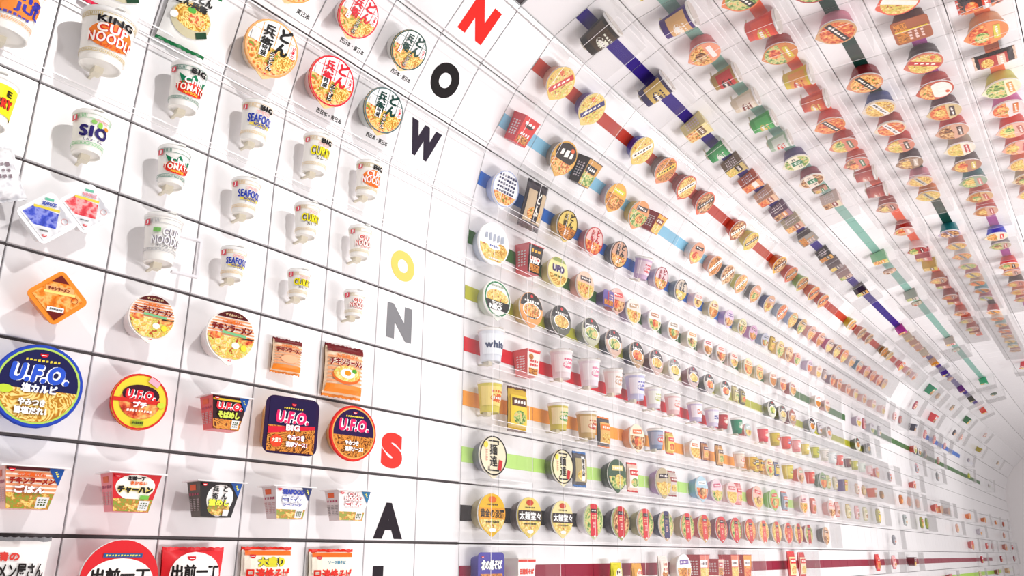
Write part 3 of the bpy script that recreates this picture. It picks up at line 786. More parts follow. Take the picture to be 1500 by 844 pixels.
10: """0.14 0.00 X .5 d8c858 e8d868 805030 pl -|yellow
1.28 0.00 C .62 48307c e0b078 fff0e0 cc -|purple
2.40 0.00 B .6 e0787c f0a080 fff0ec pl -|pink-red
3.42 0.00 C .54 a88848 c83838 30201c cc -|red and gold
4.48 0.00 C .54 e0d0b8 ece0d0 803020 cc -|cream
5.52 0.00 C .54 40a050 58b868 e8c060 cc -|green
6.58 0.00 C .52 a8c0a8 e0e4dc d84030 cc -|white and green
7.76 0.00 B .62 685888 f0e8d0 2c8058 mk -|purple
8.96 0.00 B .6 a05060 f0e0d0 2c8058 mk -|maroon
9.68 0.00 K .4 c08870 d8b098 3c8858 pl -|tan and green
10.68 0.00 X .5 e0c8c0 e8d8b8 903030 pl -|cream and maroon
16.06 0.00 X .48 90c098 d8d080 e09838 pl -|pale green
17.40 0.00 K .4 e0b8a8 f0d8c8 d8a050 pl -|pale peach
20.84 0.00 X .44 a0a098 d8c8c8 706838 pl -|grey-pink
21.78 0.00 K .36 c8c0a8 e0d8c8 b08848 pl -|pale beige
28.98 0.00 X .42 b8a8a0 f0d8d8 c84848 pl -|pale pink
30.58 0.00 K .34 d8d8c8 e8e8d8 a0a080 pl -|ivory
39.50 0.00 X .4 309868 50b880 d8e8d8 pl -|emerald
43.68 0.00 K .36 708070 90a090 405040 pl -|grey-green""",
11: """1.42 0.00 B .64 e05048 e88048 282018 dg -|red-orange
2.44 0.00 C .6 d84030 e84c30 d8c040 cc -|red and yellow
3.38 0.00 B .64 a83c3c d88848 d8c040 pl -|dark red
4.44 0.00 C .56 d8c030 e8a048 c83028 cc -|yellow
5.54 0.00 C .54 c84830 d86038 e8d070 cc -|orange-red
6.68 0.00 B .62 d85048 e09058 382820 dg -|coral red
7.78 0.00 B .6 b84840 d88068 687858 pl -|brick red
8.90 0.00 B .56 c85848 d88070 508060 pl -|red
9.72 0.00 C .5 b84840 c86058 e8c0b0 cc -|dark coral
10.86 0.00 C .5 a84038 c05850 e0b0a0 cc -|russet
12.10 0.00 B .54 a04840 c88878 704840 pl -|brown-red
14.18 0.00 B .54 901818 d8a8a0 e8d8d0 pl -|dark crimson
16.10 0.00 B .54 e8d0d0 b04848 582020 pl -|white-sided red
16.94 0.00 X .46 b84850 c86060 e0b0a0 pl -|rose red
18.06 0.00 X .44 c8a830 d8c038 805828 pl -|mustard yellow
19.66 0.00 B .52 a85838 d09878 704830 pl -|copper
20.38 0.00 X .44 a84840 c06858 e0a898 pl -|brick
21.94 0.00 B .5 904040 c08878 704040 pl -|maroon
22.66 0.00 X .44 b04840 c86858 e0a898 pl -|rust
24.48 0.00 B .5 b85848 d8907c 804038 pl -|terracotta
25.88 0.00 B .5 b06050 d09880 804840 pl -|clay
27.32 0.00 B .48 a85848 c89078 784038 pl -|red-brown
27.98 0.00 X .42 a05048 b87060 d8a090 pl -|dark terracotta""",
12: """1.90 0.00 B .66 282028 b03838 f0f0f0 dg -|black and red
3.32 0.00 B .68 e890a8 d8a878 383030 dg -|pink
5.36 0.00 B .66 901c28 d89070 383430 dg -|crimson
6.54 0.00 B .64 485898 e0d0c0 f4f0ec dg -|blue
7.58 0.00 B .62 c85850 e8d8c0 f4f0ec dg -|red and white
8.56 0.00 B .6 d84840 d88870 605040 pl -|bright red
9.60 0.00 B .58 584048 a08068 d8c8b8 pl -|dark brown
10.82 0.00 B .58 e090a0 e8c0b0 c8c0b8 dg -|light pink
11.92 0.00 B .56 e08040 e8c078 b8b0a0 dg -|orange
15.16 0.00 B .56 187880 b8a8c0 503868 dg -|teal
16.36 0.00 B .54 d88878 e8b0a0 b8b0a8 dg -|salmon
17.46 0.00 B .52 f0e8e0 e8a080 b0a8a8 dg -|white and orange
18.58 0.00 B .52 f4f0ec e0b0a8 a8a0a0 dg -|white and pink
19.64 0.00 B .5 d09098 e0b0a8 a09898 dg -|dusty rose
20.72 0.00 B .5 e0c0a8 c8b090 908878 dg -|tan
21.76 0.00 B .5 80b0b8 c8b0b0 8090a0 dg -|pale teal
22.84 0.00 B .48 d08890 c8a8b8 6068a8 dg -|pink and blue
25.02 0.00 B .48 d84038 f0d0c8 403030 dg -|red-striped
26.20 0.00 B .48 f0d8c0 e8b898 b08878 dg -|pale orange
27.32 0.00 B .46 a0b8b0 c8b8b0 888880 dg -|grey-green
28.48 0.00 B .46 b87878 c8a8a8 886868 dg -|mauve red
29.44 0.00 B .46 c08080 d0b0a8 906868 dg -|dusty red
30.56 0.00 B .46 d8b8a0 c8b0a0 908070 dg -|beige
31.62 0.00 B .46 90a8a0 b8b0a8 788078 dg -|sage
32.66 0.00 B .46 c88880 d0a8a0 906860 dg -|rose
37.08 0.00 B .46 c82838 e06068 f0d0d0 dg -|vivid red""",
13: """3.02 0.00 B .68 d84040 e86850 fff0e8 dt -|red
4.08 0.00 T .72 684840 a86040 e8c830 tr -|dark brown
5.24 0.00 B .66 504448 d87860 c83838 dt -|grey and red
6.40 0.00 B .66 c84840 c85840 f4f0e8 bb -|red and black
7.44 0.00 B .64 684048 d8c090 503838 pl -|dark maroon
8.46 0.00 B .64 d84c48 d8a890 604840 pl -|coral red
9.48 0.00 B .62 b8a890 ece4d4 c04848 pl -|cream
10.50 0.00 B .62 685c58 b88068 d8c060 pl -|grey-brown
11.58 0.00 B .6 4c8080 a0b098 d88880 pl -|teal
12.70 0.00 B .6 d87058 d8b080 c85848 pl -|orange-red
13.86 0.00 B .58 d85c50 d8a890 c05050 pl -|salmon red
16.12 0.00 B .58 2c40c8 e8e0c8 d84038 pl -|bright blue
17.04 0.00 B .56 989090 c8b8a0 c86860 pl -|silver-grey
19.26 0.00 B .56 e83028 d8a068 383020 pl -|vivid red
20.08 0.00 B .54 d08078 d8a898 905850 pl -|dusty red
21.48 0.00 B .54 685850 d88878 a05048 pl -|grey and coral
22.60 0.00 B .54 e08868 e8a890 b85848 pl -|light orange
23.68 0.00 B .52 d86858 e09080 b04840 pl -|rose red""",
14: """3.90 0.00 K .7 d87040 e08850 c8c0c0 pl -|orange
3.88 0.00 K .7 2c2428 403438 c84838 pl -|black
4.88 0.00 B .68 e0a070 e89058 d8cc50 pl -|orange and yellow
5.94 0.00 K .74 281c1c b84038 e8c8b0 hz -|black and red
7.12 0.00 B .66 d8d060 f0e8c8 e0a050 pl -|lemon yellow
8.08 0.00 B .64 d870b0 e8d8d8 d87830 pl -|magenta pink
9.18 0.00 B .62 e04840 e8b0a0 c07060 pl -|red
10.16 0.00 B .6 d86058 e8a898 c05858 pl -|coral
11.20 0.00 B .6 e08870 f0c8b8 c05848 pl -|pale orange
12.18 0.00 B .58 b8a888 e0d0b0 a07050 pl -|beige
13.26 0.00 B .58 d88870 f0c0b0 b86050 pl -|peach""",
}
LEFT = {'don_r8': (8, -2.795, 0.117, 0.42), 'don_g7': (7, -2.673, 0.002, 0.42), 'don_r7': (7, -3.678, -0.014, 0.42), 'don_b7': (7, -4.717, -0.069, 0.42), 'don_g6': (6, -2.696, 0.016, 0.42), 'don_r6': (6, -3.691, -0.006, 0.42), 'don_b6': (6, -4.688, -0.044, 0.42), 'bag_g6': (6, -5.679, -0.151, 0.30), 'bag_r6': (6, -6.539, -0.173, 0.30), 'big_cn': (5, -2.655, -0.048, 0.38), 'big_cur': (5, -3.627, -0.054, 0.38), 'big_sea': (5, -4.621, -0.034, 0.38), 'big_chi': (5, -5.593, -0.026, 0.38), 'king': (5, -6.591, 0.031, 0.42), 'cup_o': (5, -7.533, -0.110, 0.42), 'reg_cn': (4, -2.677, -0.052, 0.36), 'reg_cur': (4, -3.640, -0.050, 0.36), 'reg_sea': (4, -4.604, -0.076, 0.36), 'reg_chi': (4, -5.584, -0.066, 0.36), 'sio': (4, -6.539, -0.079, 0.36), 'yel': (4, -7.470, -0.153, 0.36), 'min_cn': (3, -2.702, -0.059, 0.34), 'min_cur': (3, -3.670, -0.032, 0.34), 'min_sea': (3, -4.658, -0.045, 0.34), 'mug': (3, -5.600, -0.051, 0.38), 'tray_b': (3, -6.816, -0.224, 0.45), 'tray_r': (3, -6.458, 0.031, 0.45), 'clearbag': (3, -7.381, 0.081, 0.40), 'bag_ck': (2, -2.690, -0.079, 0.30), 'bag_cks': (2, -3.646, -0.049, 0.25), 'bowl_ck': (2, -4.645, -0.029, 0.42), 'bowl_cm': (2, -5.623, -0.036, 0.40), 'tray_o': (2, -6.587, -0.064, 0.30), 'ufo_r': (1, -2.582, 0.005, 0.30), 'ufo_big': (1, -3.599, -0.024, 0.30), 'ufo_meshi': (1, -4.642, -0.027, 0.55), 'ufo_p': (1, -5.588, -0.020, 0.30), 'ufo_b': (1, -6.599, -0.018, 0.35), 'rice_cn': (0, -2.694, -0.035, 0.55), 'rice_sea': (0, -3.657, -0.049, 0.55), 'rice_don': (0, -4.643, -0.062, 0.55), 'rice_cha': (0, -5.609, -0.045, 0.55), 'rice_ck': (0, -6.578, -0.061, 0.55), 'bag_yk': (-1, -2.680, -0.019, 0.30), 'bag_yko': (-1, -3.673, 0.005, 0.30), 'bag_de': (-1, -4.638, -0.016, 0.30), 'bowl_de': (-1, -5.575, 0.055, 0.42), 'bag_rm': (-1, -6.486, 0.075, 0.30), 'cap7r': (7, -3.312, -0.402, 0.00), 'cap7g': (7, -2.324, -0.368, 0.00), 'cap7b': (7, -4.213, -0.403, 0.00), 'cap6r': (6, -3.317, -0.376, 0.00), 'cap6g': (6, -2.379, -0.330, 0.00), 'N1': (8, -1.522, -0.038, 0.00), 'O1': (7, -1.510, -0.005, 0.00), 'W': (6, -1.460, 0.048, 0.00), 'O2': (4, -1.512, 0.013, 0.00), 'N2': (3, -1.529, 0.002, 0.00), 'S': (1, -1.560, -0.111, 0.00), 'A': (0, -1.561, -0.186, 0.00), 'L': (-1, -1.594, -0.130, 0.00)}

def P(k): r, c, v, out = LEFT[k]; return r, c, v
G_LEFT = 'packages set singly on the near tiles'
def L(o, label, cat, group=G_LEFT): return tag(o, label, cat, group)

def emblem(a, x, y, s):      # small red half-round maker's mark
    a.ell(x, y, s, s*.8, 'd81828', 12, a0=math.pi, a1=2*math.pi); a.rect(x-s, y, x+s, y+s*.22, 'd81828'); a.rect(x-s*.6, y-s*.35, x+s*.6, y-s*.15, 'ffffff')

def don(key, D, col, big, side, food, label, word, seal=None):
    r, c, v = P(key); out = .06
    o, ld, a = bowl(r, c, v, D, .34, side, 'f0c890', True, out, rim=col)
    a.ell(0, 0, D*.49, D*.49, 'ffffff', 30)
    R = D/2
    a.ring(0, 0, R*.94, R*1.0, col)
    a.seg(R*.93, -R*.93, R*.0, food, 10)
    a.ell(R*.34, -R*.3, R*.5, R*.34, 'noodle', 16); a.ell(-R*.12, -R*.28, R*.42, R*.3, 'soup' if food != 'soup' else 'rice', 16)
    for k in (-.52, .05, .58):
        a.rect(R*k-.005, R*.02, R*k+.005, R*math.sqrt(max(0, .86-k*k))*.98, col)
    a.rect(-R*.86, R*.44, R*.86, R*.46, col)
    a.txt('どん', R*.34, R*.36, R*.52, R*1.0, big, .04, True); a.txt('兵衛', -R*.26, R*.3, R*.46, R*.92, big, .022, True)
    a.rect(R*.68, -R*.06, R*.84, R*.42, 'ffffff'); a.txt('日清の', R*.76, R*.18, R*.13, R*.42, 'd82030', .03, True)
    a.rect(-R*.86, R*.0, -R*.66, R*.34, 'd8d8d8')
    if seal: a.rect(-R*.44, -R*.42, -R*.14, R*.0, 'ffffff'); a.txt('特盛', -R*.29, -R*.2, R*.22, R*.4, '181818', .03, True)
    else: a.rect(-R*.62, -R*.34, -R*.42, -R*.02, 'ffffff'); a.marks(-R*.52, -R*.18, R*.12, R*.26, 'c02828', 1, 3)
    a.txt(word, R*.06, -R*.48, R*.24, R*.72, '181414', .03, True, out='fff8f0')
    a.marks(0, -R*.98, R*.14, R*.08, 'c02828', 1)
    a.build('lid_print', ld)
    L(o, label, 'bowl')
don('don_r8', .66, 'd82028', 'd82028', 'f0e0dc', 'red', 'red and yellow lidded noodle bowl cut by the top edge left of the red N', 'ニッポンの')
don('don_g7', .64, '285048', '103c34', 'd8d8d4', 'soup', 'smaller green-lettered white noodle bowl left of the black letter O', 'ニッポンの')
don('don_r7', .66, 'd82838', 'd02030', 'e8d8d8', 'soup', 'smaller red-lettered noodle bowl cut by the top edge', 'ニッポンの')
don('don_b7', .68, 'e0a050', '201818', 'e8d8c8', 'soup', 'orange noodle bowl almost wholly above the top edge', 'うどん')
don('don_g6', .74, '5c7070', '103c34', 'c8ccc8', 'soup', 'large green-lettered noodle bowl left of the letter W', 'うどん', 1)
don('don_r6', .76, 'd82838', 'd02030', 'd8b0ac', 'soup', 'large red-lettered noodle bowl between the green and the orange-rimmed bowls', 'そば', 1)
don('don_b6', .8, 'f0a868', '181414', 'f0d8c0', 'soup', 'large orange-rimmed noodle bowl with black lettering in the upper left', 'うどん', 1)

def caption(key, t, w):
    r, c, v = P(key); a = Art(); a.step = .0006; a.base = .0008; a.txt(t, 0, 0, w, .085, '181414', .02)
    o = a.build('caption', wall); o.matrix_world = frame(r, c, v); o['label'] = 'small black caption printed on the tile'
caption('cap7r', '西日本・東日本', .5); caption('cap7g', '西日本・東日本', .46); caption('cap7b', '東日本', .24); caption('cap6r', '西日本・東日本', .52); caption('cap6g', '西日本・東日本', .5)

def letter(key, t, w, h, col, desc):
    r, c, v = P(key); a = Art(); a.step = .0012; a.base = .003; a.txt(t, 0, 0, w, h, mat(col, .7), -1)
    o = a.build('letter', wall); o.matrix_world = frame(r, c, v); o['label'] = desc
letter('N1', 'N', .66, .66, 'f02820', 'red letter N'); letter('O1', 'O', .66, .62, '181214', 'black letter O'); letter('W', 'W', .8, .6, '2c2434', 'dark letter W')
letter('O2', 'O', .58, .54, 'f0c868', 'gold letter O'); letter('N2', 'N', .6, .6, '808084', 'grey letter N'); letter('S', 'S', .48, .56, 'f03830', 'red letter S')
letter('A', 'A', .64, .54, '241c24', 'black letter A'); letter('L', 'L', .5, .56, '241c24', 'black letter L')

# --- cups
def rings(a, H, col, W, top=.36, bot=-.33, dash=True):
    for y, hh in ((top, .02), (bot, .008)):
        n = 60
        for k in range(n):
            x = W*(k/n-.5)
            if -W*.1 < x < W*.18 and y > 0: continue
            a.layer = 1; a.rect(x, H*y-hh, x+W/n*.4, H*y+hh, col)
        for e in (-1, 1): a.layer = 2; a.rect(-W/2, H*y+e*(hh+.008)-.003, W/2, H*y+e*(hh+.008)+.003, col, 24)
    a.layer = 3
def cupmark(a, x, y, s):
    a.rect(x-s, y-s, x+s, y+s, 'e05060', 2); a.txt('J', x, y, s*.9, s*1.4, 'ffffff', .02)
def build_cup(key, D, H, kind, label, big=None, cat='cup', **kw):
    r, c, v = P(key); out = LEFT[key][3]*.82
    D *= .9; H *= .97
    o, a = cup(r, c, v, D, H, kw.get('col', 'f2efea'), out=out)
    W = D*2.2; q = D
    if kind == 'noodle':
        rings(a, H, kw.get('ring', 'c8b070'), W)
        oc = kw.get('blob', 'f08030')
        if oc: a.ell(0, -H*.02, q*.46, H*.25, oc, 22, 4)
        lc = kw.get('lc', 'd83028')
        a.txt('CUP', -q*.02, H*.11, q*.56, H*.18, 'fff4ee', .025, out=lc); a.txt('NOODLE', 0, -H*.08, q*.9, H*.2, 'fff4ee', .025, out=lc)
        a.txt('カップヌードル', 0, -H*.22, q*.4, H*.06, lc, .02)
    if kind == 'chili':
        rings(a, H, '3c8070', W)
        a.rect(-q*.3, H*.0, q*.36, H*.15, '107850', 10, 2); a.layer -= 1; [(a.poly(t, '107850'), setattr(a, 'layer', a.layer-1)) for t in ([(-q*.4, H*.24), (-q*.3, H*.04), (-q*.22, H*.15)], [(-q*.08, H*.15), (q*.02, H*.25), (q*.12, H*.15)], [(q*.3, H*.15), (q*.36, H*.04), (q*.46, H*.2)])]; a.layer += 1
        a.ell(0, -H*.09, q*.44, H*.17, 'e83020', 20, 3)
        a.txt('Chili', q*.02, H*.09, q*.5, H*.15, 'ffffff', .03); a.txt('TOMATO', 0, -H*.08, q*.88, H*.16, 'fff4e8', .025, out='d82818')
        a.txt('NOODLE', 0, -H*.2, q*.4, H*.06, 'f8d040', .03)
    if kind == 'sea':
        rings(a, H, 'e8c898', W); a.ell(q*.02, -H*.12, q*.4, H*.05, 'f0d860', 16, 2)
        a.txt('CUP NOODLE', q*.02, H*.2, q*.44, H*.09, 'f0a0a0', .02)
        a.txt('SEAFOOD', 0, H*.03, q*.88, H*.22, '2038a8', .035); a.txt('NOODLE', 0, -H*.12, q*.44, H*.07, '2038a8', .03); a.txt('シーフード', 0, -H*.2, q*.36, H*.055, '2038a8', .02)
    if kind == 'curry':
        rings(a, H, 'e0c8a0', W); a.txt('CUP NOODLE', q*.02, H*.22, q*.4, H*.1, 'f0b0a8', .02)
        a.txt('CURRY', 0, H*.02, q*.82, H*.26, 'f4e428', .03, out='382c20'); a.txt('カレー', 0, -H*.17, q*.4, H*.08, '382c28', .02)
    if kind == 'sio':
        rings(a, H, '88c890', W); a.txt('SIO', 0, -H*.02, q*.8, H*.3, '281c68', .04)
        a.txt('CUP NOODLE', q*.12, H*.27, q*.36, H*.08, 'f0a0a8', .02)
        a.ell(-q*.06, H*.22, q*.07, H*.05, '88c060', 10); a.ell(q*.3, H*.15, q*.08, H*.05, 'e89028', 10); a.ell(q*.1, H*.17, q*.06, H*.08, '90c848', 10)
        a.txt('しおヌードル', 0, -H*.24, q*.5, H*.06, '281c68', .02)
    if kind == 'yellow':
        a.rect(-W/2, -H*.3, W/2, H*.32, 'f0e020', 24, 2); a.txt('CURRY', 0, -H*.06, q*.8, H*.22, 'd83020', .05, out='381810'); a.txt('E', q*.24, H*.16, q*.13, H*.14, '302818', .04)
    if kind == 'orange':
        rings(a, H, 'f0a868', W); a.ell(0, 0, q*.5, H*.26, 'f08838', 20, 3)
        a.txt('hing', q*.1, H*.08, q*.7, H*.2, '3838a8', .05); a.txt('JUL', q*.24, -H*.1, q*.5, H*.17, '3838a8', .05); a.marks(0, -H*.24, q*.6, H*.07, '5048a8', 8)
    if kind == 'mug':
        rings(a, H, 'b8b8bc', W, .33, -.28); a.txt('CUP', q*.08, H*.1, q*.46, H*.17, 'f4f4f4', .015, out='9890a0'); a.txt('NOODLE', 0, -H*.08, q*.84, H*.19, 'f4f4f4', .015, out='9890a0')
        a.txt('カップヌードル', 0, -H*.21, q*.6, H*.06, '787880', .02); a.rect(-q*.38, H*.08, -q*.2, H*.17, '78b860', 2)
    if big: a.txt(big, q*(.0 if big == 'KING' else .1), H*(.27 if big == 'KING' else .32), q*(.62 if big == 'KING' else .42), H*.14, '181418', .04)
    if kind not in ('orange', 'yellow') and big != 'KING': cupmark(a, -q*.56, H*.3, .035)
    a.build('wrap_print', o)
    L(o, label, cat)
    return o
build_cup('king', .69, .66, 'noodle', 'extra large white noodle cup with KING lettering and orange blob', 'KING')
build_cup('cup_o', .72, .7, 'orange', 'large white cup with blue lettering on orange in the top left corner')
build_cup('big_chi', .51, .6, 'chili', 'big green and red tomato noodle cup with BIG lettering', 'BIG')
build_cup('big_sea', .48, .58, 'sea', 'big blue-lettered seafood noodle cup with BIG lettering', 'BIG')
build_cup('big_cur', .48, .58, 'curry', 'big yellow-lettered curry noodle cup with BIG lettering', 'BIG')
build_cup('big_cn', .47, .57, 'noodle', 'big orange-printed noodle cup with BIG lettering', 'BIG')
build_cup('yel', .5, .54, 'yellow', 'yellow-printed curry cup cut by the left edge')
build_cup('sio', .46, .5, 'sio', 'white and pale green salt noodle cup with navy SIO lettering')
build_cup('reg_chi', .44, .5, 'chili', 'regular green and red tomato noodle cup without BIG lettering')
build_cup('reg_sea', .43, .5, 'sea', 'regular blue-lettered seafood cup in the middle of three seafood cups')
build_cup('reg_cur', .42, .5, 'curry', 'regular yellow-lettered curry cup in the middle of three curry cups')
build_cup('reg_cn', .41, .5, 'noodle', 'regular pink-lettered noodle cup left of the gold letter O', blob=None, ring='d8c8a0')
build_cup('min_sea', .38, .42, 'sea', 'smallest blue-lettered seafood cup right of the clear-handled cup')
build_cup('min_cur', .36, .4, 'curry', 'smallest yellow-lettered curry cup, lowest of its column of cups')
build_cup('min_cn', .36, .4, 'noodle', 'smallest red-lettered noodle cup left of the grey letter N', blob=None, ring='e0d0b0')
mug = build_cup('mug', .5, .6, 'mug', 'white grey-lettered noodle cup with a clear square handle')
b = MB(); b.box(.2, .12, -.03, .5, .15, .03); b.box(.47, -.33, -.03, .5, .12, .03); b.box(.17, -.36, -.03, .5, -.33, .03)
obj('handle', b.mesh('handle'), mat('e4e2e6', .1, 'clear_handle'), mug)['label'] = 'clear square handle'

# --- diamond trays
def diamond(key, w, side, lid, film, band, label, word):
    r, c, v = P(key); o, ld, a = tray(r, c, v, w, w, .22, side, lid, out=.14, roll=math.pi/4, rad=.06)
    k = math.sqrt(.5); a.fm = lambda u, vv, l: (u*k+vv*k, -u*k+vv*k, .016+l); q = w*.7      # print stands upright on the turned tray
    if film == 'orangefilm':
        a.poly([(-q*.86, 0), (0, -q*.86), (q*.86, 0), (0, q*.86)], film); a.poly([(-q*.3, q*.56), (q*.3, q*.56), (0, q*.86)], '6c1410'); a.poly([(-q*.3, -q*.56), (q*.3, -q*.56), (0, -q*.86)], '6c1410')
        a.rect(-q*.5, q*.12, q*.56, q*.22, 'f8e080'); a.rect(-q*.46, q*.22, q*.5, q*.4, 'f8b070'); a.rect(-q*.3, -q*.55, q*.26, -q*.38, 'ffffff'); a.marks(0, -q*.46, q*.44, q*.12, '202020', 12)
        a.ring(q*.56, -q*.02, q*.1, q*.12, 'a83810')
    else:
        a.poly([(-q*.9, 0), (0, -q*.9), (q*.9, 0), (0, q*.9)], 'film'); a.poly([(-q*.84, q*.02), (-q*.52, q*.36), (q*.34, q*.24), (q*.34, -q*.36), (-q*.42, -q*.36)], film)
        a.rect(-q*.52, q*.3, q*.36, q*.4, band); a.rect(-q*.2, q*.66, q*.1, q*.76, '60b898'); a.ring(q*.58, 0, q*.1, q*.12, 'd8a0a0')
        a.marks(-q*.05, -q*.52, q*.3, q*.1, '404848', 9); emblem(a, 0, -q*.7, q*.08)
    a.txt(word, -q*.02, q*.3 if film == 'orangefilm' else q*.52, q*.74 if film == 'orangefilm' else q*.5, q*.15, '2038a8' if film == 'bluefilm' else 'e08898' if film == 'redfilm' else '7c1408', .05)
    a.build('lid_print', ld); L(o, label, 'tray')
diamond('tray_b', .42, 'f0f0f0', 'f2f2f4', 'bluefilm', 'e0c840', 'white diamond tray with crinkled blue film, left of a pair', 'SEAFOOD')
diamond('tray_r', .42, 'f0f0f0', 'f2f2f4', 'redfilm', 'e0c840', 'white diamond tray with crinkled red film, right of a pair', 'NOODLE')
diamond('tray_o', .42, 'f08020', 'f08c28', 'orangefilm', 'd02818', 'orange diamond tray with clear crinkled film', 'チキンラーメン')
r, c, v = P('clearbag'); o, a = bag(r, c, v, .7, .62, .3, 'film', 'film', out=.2, roll=.4)
a.marks(.1, 0, .3, .2, '807078', 5, 3); a.build('wrap_print', o); L(o, 'crinkled clear pouch cut by the left edge', 'pouch')

# --- chicken ramen things
def ckbowl(key, D, word, label):
    r, c, v = P(key); o, ld, a = bowl(r, c, v, D, .34, 'f0e4e0', 'fff6ee', True, .05); R = D/2
    for k in range(7): a.layer = 1; a.seg(R*.96, R*(-.12+.12*k), R*(-.06+.12*k), 'f4a070', 2)
    a.layer = 2; a.seg(R*.97, R*.7, R*.97, '581418', 6); a.seg(R*.94, -R*.9, -R*.02, 'ramen', 10); a.ell(R*.6, -R*.1, R*.3, R*.16, 'red', 12); a.ell(-R*.62, -R*.06, R*.24, R*.14, 'red', 12)
    a.ell(R*.2, -R*.36, R*.16, R*.13, 'fffaf0', 14); a.ell(R*.55, -R*.42, R*.13, R*.13, 'f8e040', 12)
    a.txt('元祖鶏がら', 0, R*.52, R*.9, R*.16, 'e07028', .03); a.txt(word, 0, R*.28, R*1.66, R*.3, '7c1414', .06)
    a.rect(-R*.4, R*.02, R*.6, R*.12, '78c088', rot=-.06); a.rect(R*.4, -R*.06, R*.94, -R*.02, '202020', rot=.05); a.txt('すぐおいしい', 0, R*.8, R*.7, R*.1, 'f0d0a0', .02)
    a.marks(0, -R*1.0, R*.16, R*.08, 'd02030', 2); a.build('lid_print', ld); L(o, label, 'bowl')
ckbowl('bowl_ck', .66, 'チキンラーメン', 'larger orange-striped white noodle bowl with maroon lettering'); ckbowl('bowl_cm', .54, 'ミニチキンラーメン', 'smaller orange-striped white noodle bowl above the yellow round dish')
def ckbag(key, w, h, t, label, full):
    r, c, v = P(key); o, a = bag(r, c, v, w, h, t, 'f6d8b8', '6c1820', 'f08830')
    for k in range(8): a.layer = 1; y = h*(-.3+.075*k); a.rect(-w*.47, y, w*.47, y+h*.035, 'f4a878', 10)
    a.layer = 2; a.rect(-w*.48, h*.34, w*.48, h*.44, '741c20', 10, 2); a.rect(-w*.48, -h*.42, w*.48, -h*.27, 'f08828', 10, 2)
    a.txt('元祖鶏がら', 0, h*.27, w*.6, h*.08, 'e07830', .03); a.txt('チキンラーメン', 0, h*.15, w*.9, h*.14, '841818', .06, out='fff0e0' if full else None)
    if full:
        a.ell(0, -h*.09, w*.38, h*.17, 'e06828', 18, 3); a.ell(0, -h*.06, w*.36, h*.15, 'ramen', 18, 3); a.ell(0, -h*.06, w*.2, h*.09, 'fffaf4', 16, 2); a.ell(0, -h*.05, w*.09, h*.05, 'f09020', 12, 2); a.ell(w*.18, 0, w*.07, h*.04, '50a030', 10, 2)
    else: a.ell(0, -h*.1, w*.3, h*.12, 'f4b890', 16, 3)
    a.build('wrap_print', o); L(o, label, 'pouch')
ckbag('bag_ck', .68, .8, .24, 'larger orange-striped pouch with an egg picture', True); ckbag('bag_cks', .46, .5, .18, 'small orange-striped pouch left of the larger striped one', False)

# --- round and square fried noodle dishes
def ufo_art(a, R, top, edge, edge2, tcol, word, square=False, food='yaki', sub=None):
    if square:
        a.rect(-R*.94, -R*.04, R*.94, R*.94, top); a.rect(-R*.94, -R*.94, R*.94, -R*.04, food); a.poly([(-R*.94, -R*.1), (R*.94, R*.06), (R*.94, -R*.06), (-R*.94, -R*.34)], 'd82038')
    else:
        a.ring(0, 0, R*.93, R*.995, edge); a.ring(0, 0, R*.88, R*.93, edge2); a.seg(R*.88, -R*.1, R*.88, top); a.seg(R*.88, -R*.88, -R*.1, food)
    a.txt('U.F.O.', 0, R*.28, R*1.34, R*.46, tcol, .05, out='ffffff', skew=.12)
    a.marks(0, R*.6, R*.8, R*.09, 'e8d048', 9); emblem(a, 0, R*.76, R*.09)
    if word: a.txt(word, R*.02, -R*.08, R*(.8 if len(word) > 3 else .56), R*.22, 'ffffff', .05, out='c02030' if not sub else '203080')
ot = P('ufo_b'); o, ld, a = bowl(*ot, .86, .26, '2040b0', '2848b8', False, .06, name='noodle_dish', rim='2848b8'); R = .43
ufo_art(a, R, '1c1c50', '2848b8', 'b8d860', '3058d0', '塩カルビ', sub=1, food='noodle'); a.ell(-R*.72, -R*.16, R*.18, R*.1, 'c8e040', 14)
a.txt('やみつき', -R*.1, -R*.42, R*.6, R*.18, 'ffffff', .05, out='705028'); a.txt('旨塩だれ！', -R*.1, -R*.62, R*.7, R*.18, 'ffffff', .05, out='705028'); a.build('lid_print', ld)
L(o, 'large round blue noodle dish with blue and white lettering', 'dish')
ot = P('ufo_p'); o, ld, a = bowl(*ot, .64, .28, 'd82828', 'f0d840', False, .04, name='noodle_dish', rim='d83028'); R = .32
a.ring(0, 0, R*.94, R*1.0, 'd82828'); a.ell(0, -.01, R*.72, R*.6, 'red', 22); a.ell(0, R*.24, R*.66, R*.36, '3c1428', 20); a.rect(-R*.96, -R*.06, R*.7, R*.08, 'd83028')
a.txt('U.F.O.', 0, R*.24, R*1.1, R*.34, 'e82838', .05, out='ffffff', skew=.12); a.txt('プチ', 0, -R*.12, R*.5, R*.24, 'ffffff', .06, out='d82020'); a.marks(0, -R*.34, R*.9, R*.12, 'fff0e0', 9)
a.ell(R*.74, -R*.06, R*.14, R*.11, 'd0e040', 12); a.rect(-R*.2, -R*.86, R*.2, -R*.68, 'a0b030'); a.marks(0, -R*.77, R*.36, R*.14, '303020', 10); a.rect(R*.2, R*.62, R*.6, R*.84, 'f0b0c0', rot=-.5); a.build('lid_print', ld)
L(o, 'round yellow noodle dish with red lettering', 'dish')
ot = P('ufo_r'); o, ld, a = bowl(*ot, .8, .26, 'd8a060', 'd82828', True and False, .04, name='noodle_dish', rim='e03028'); R = .4
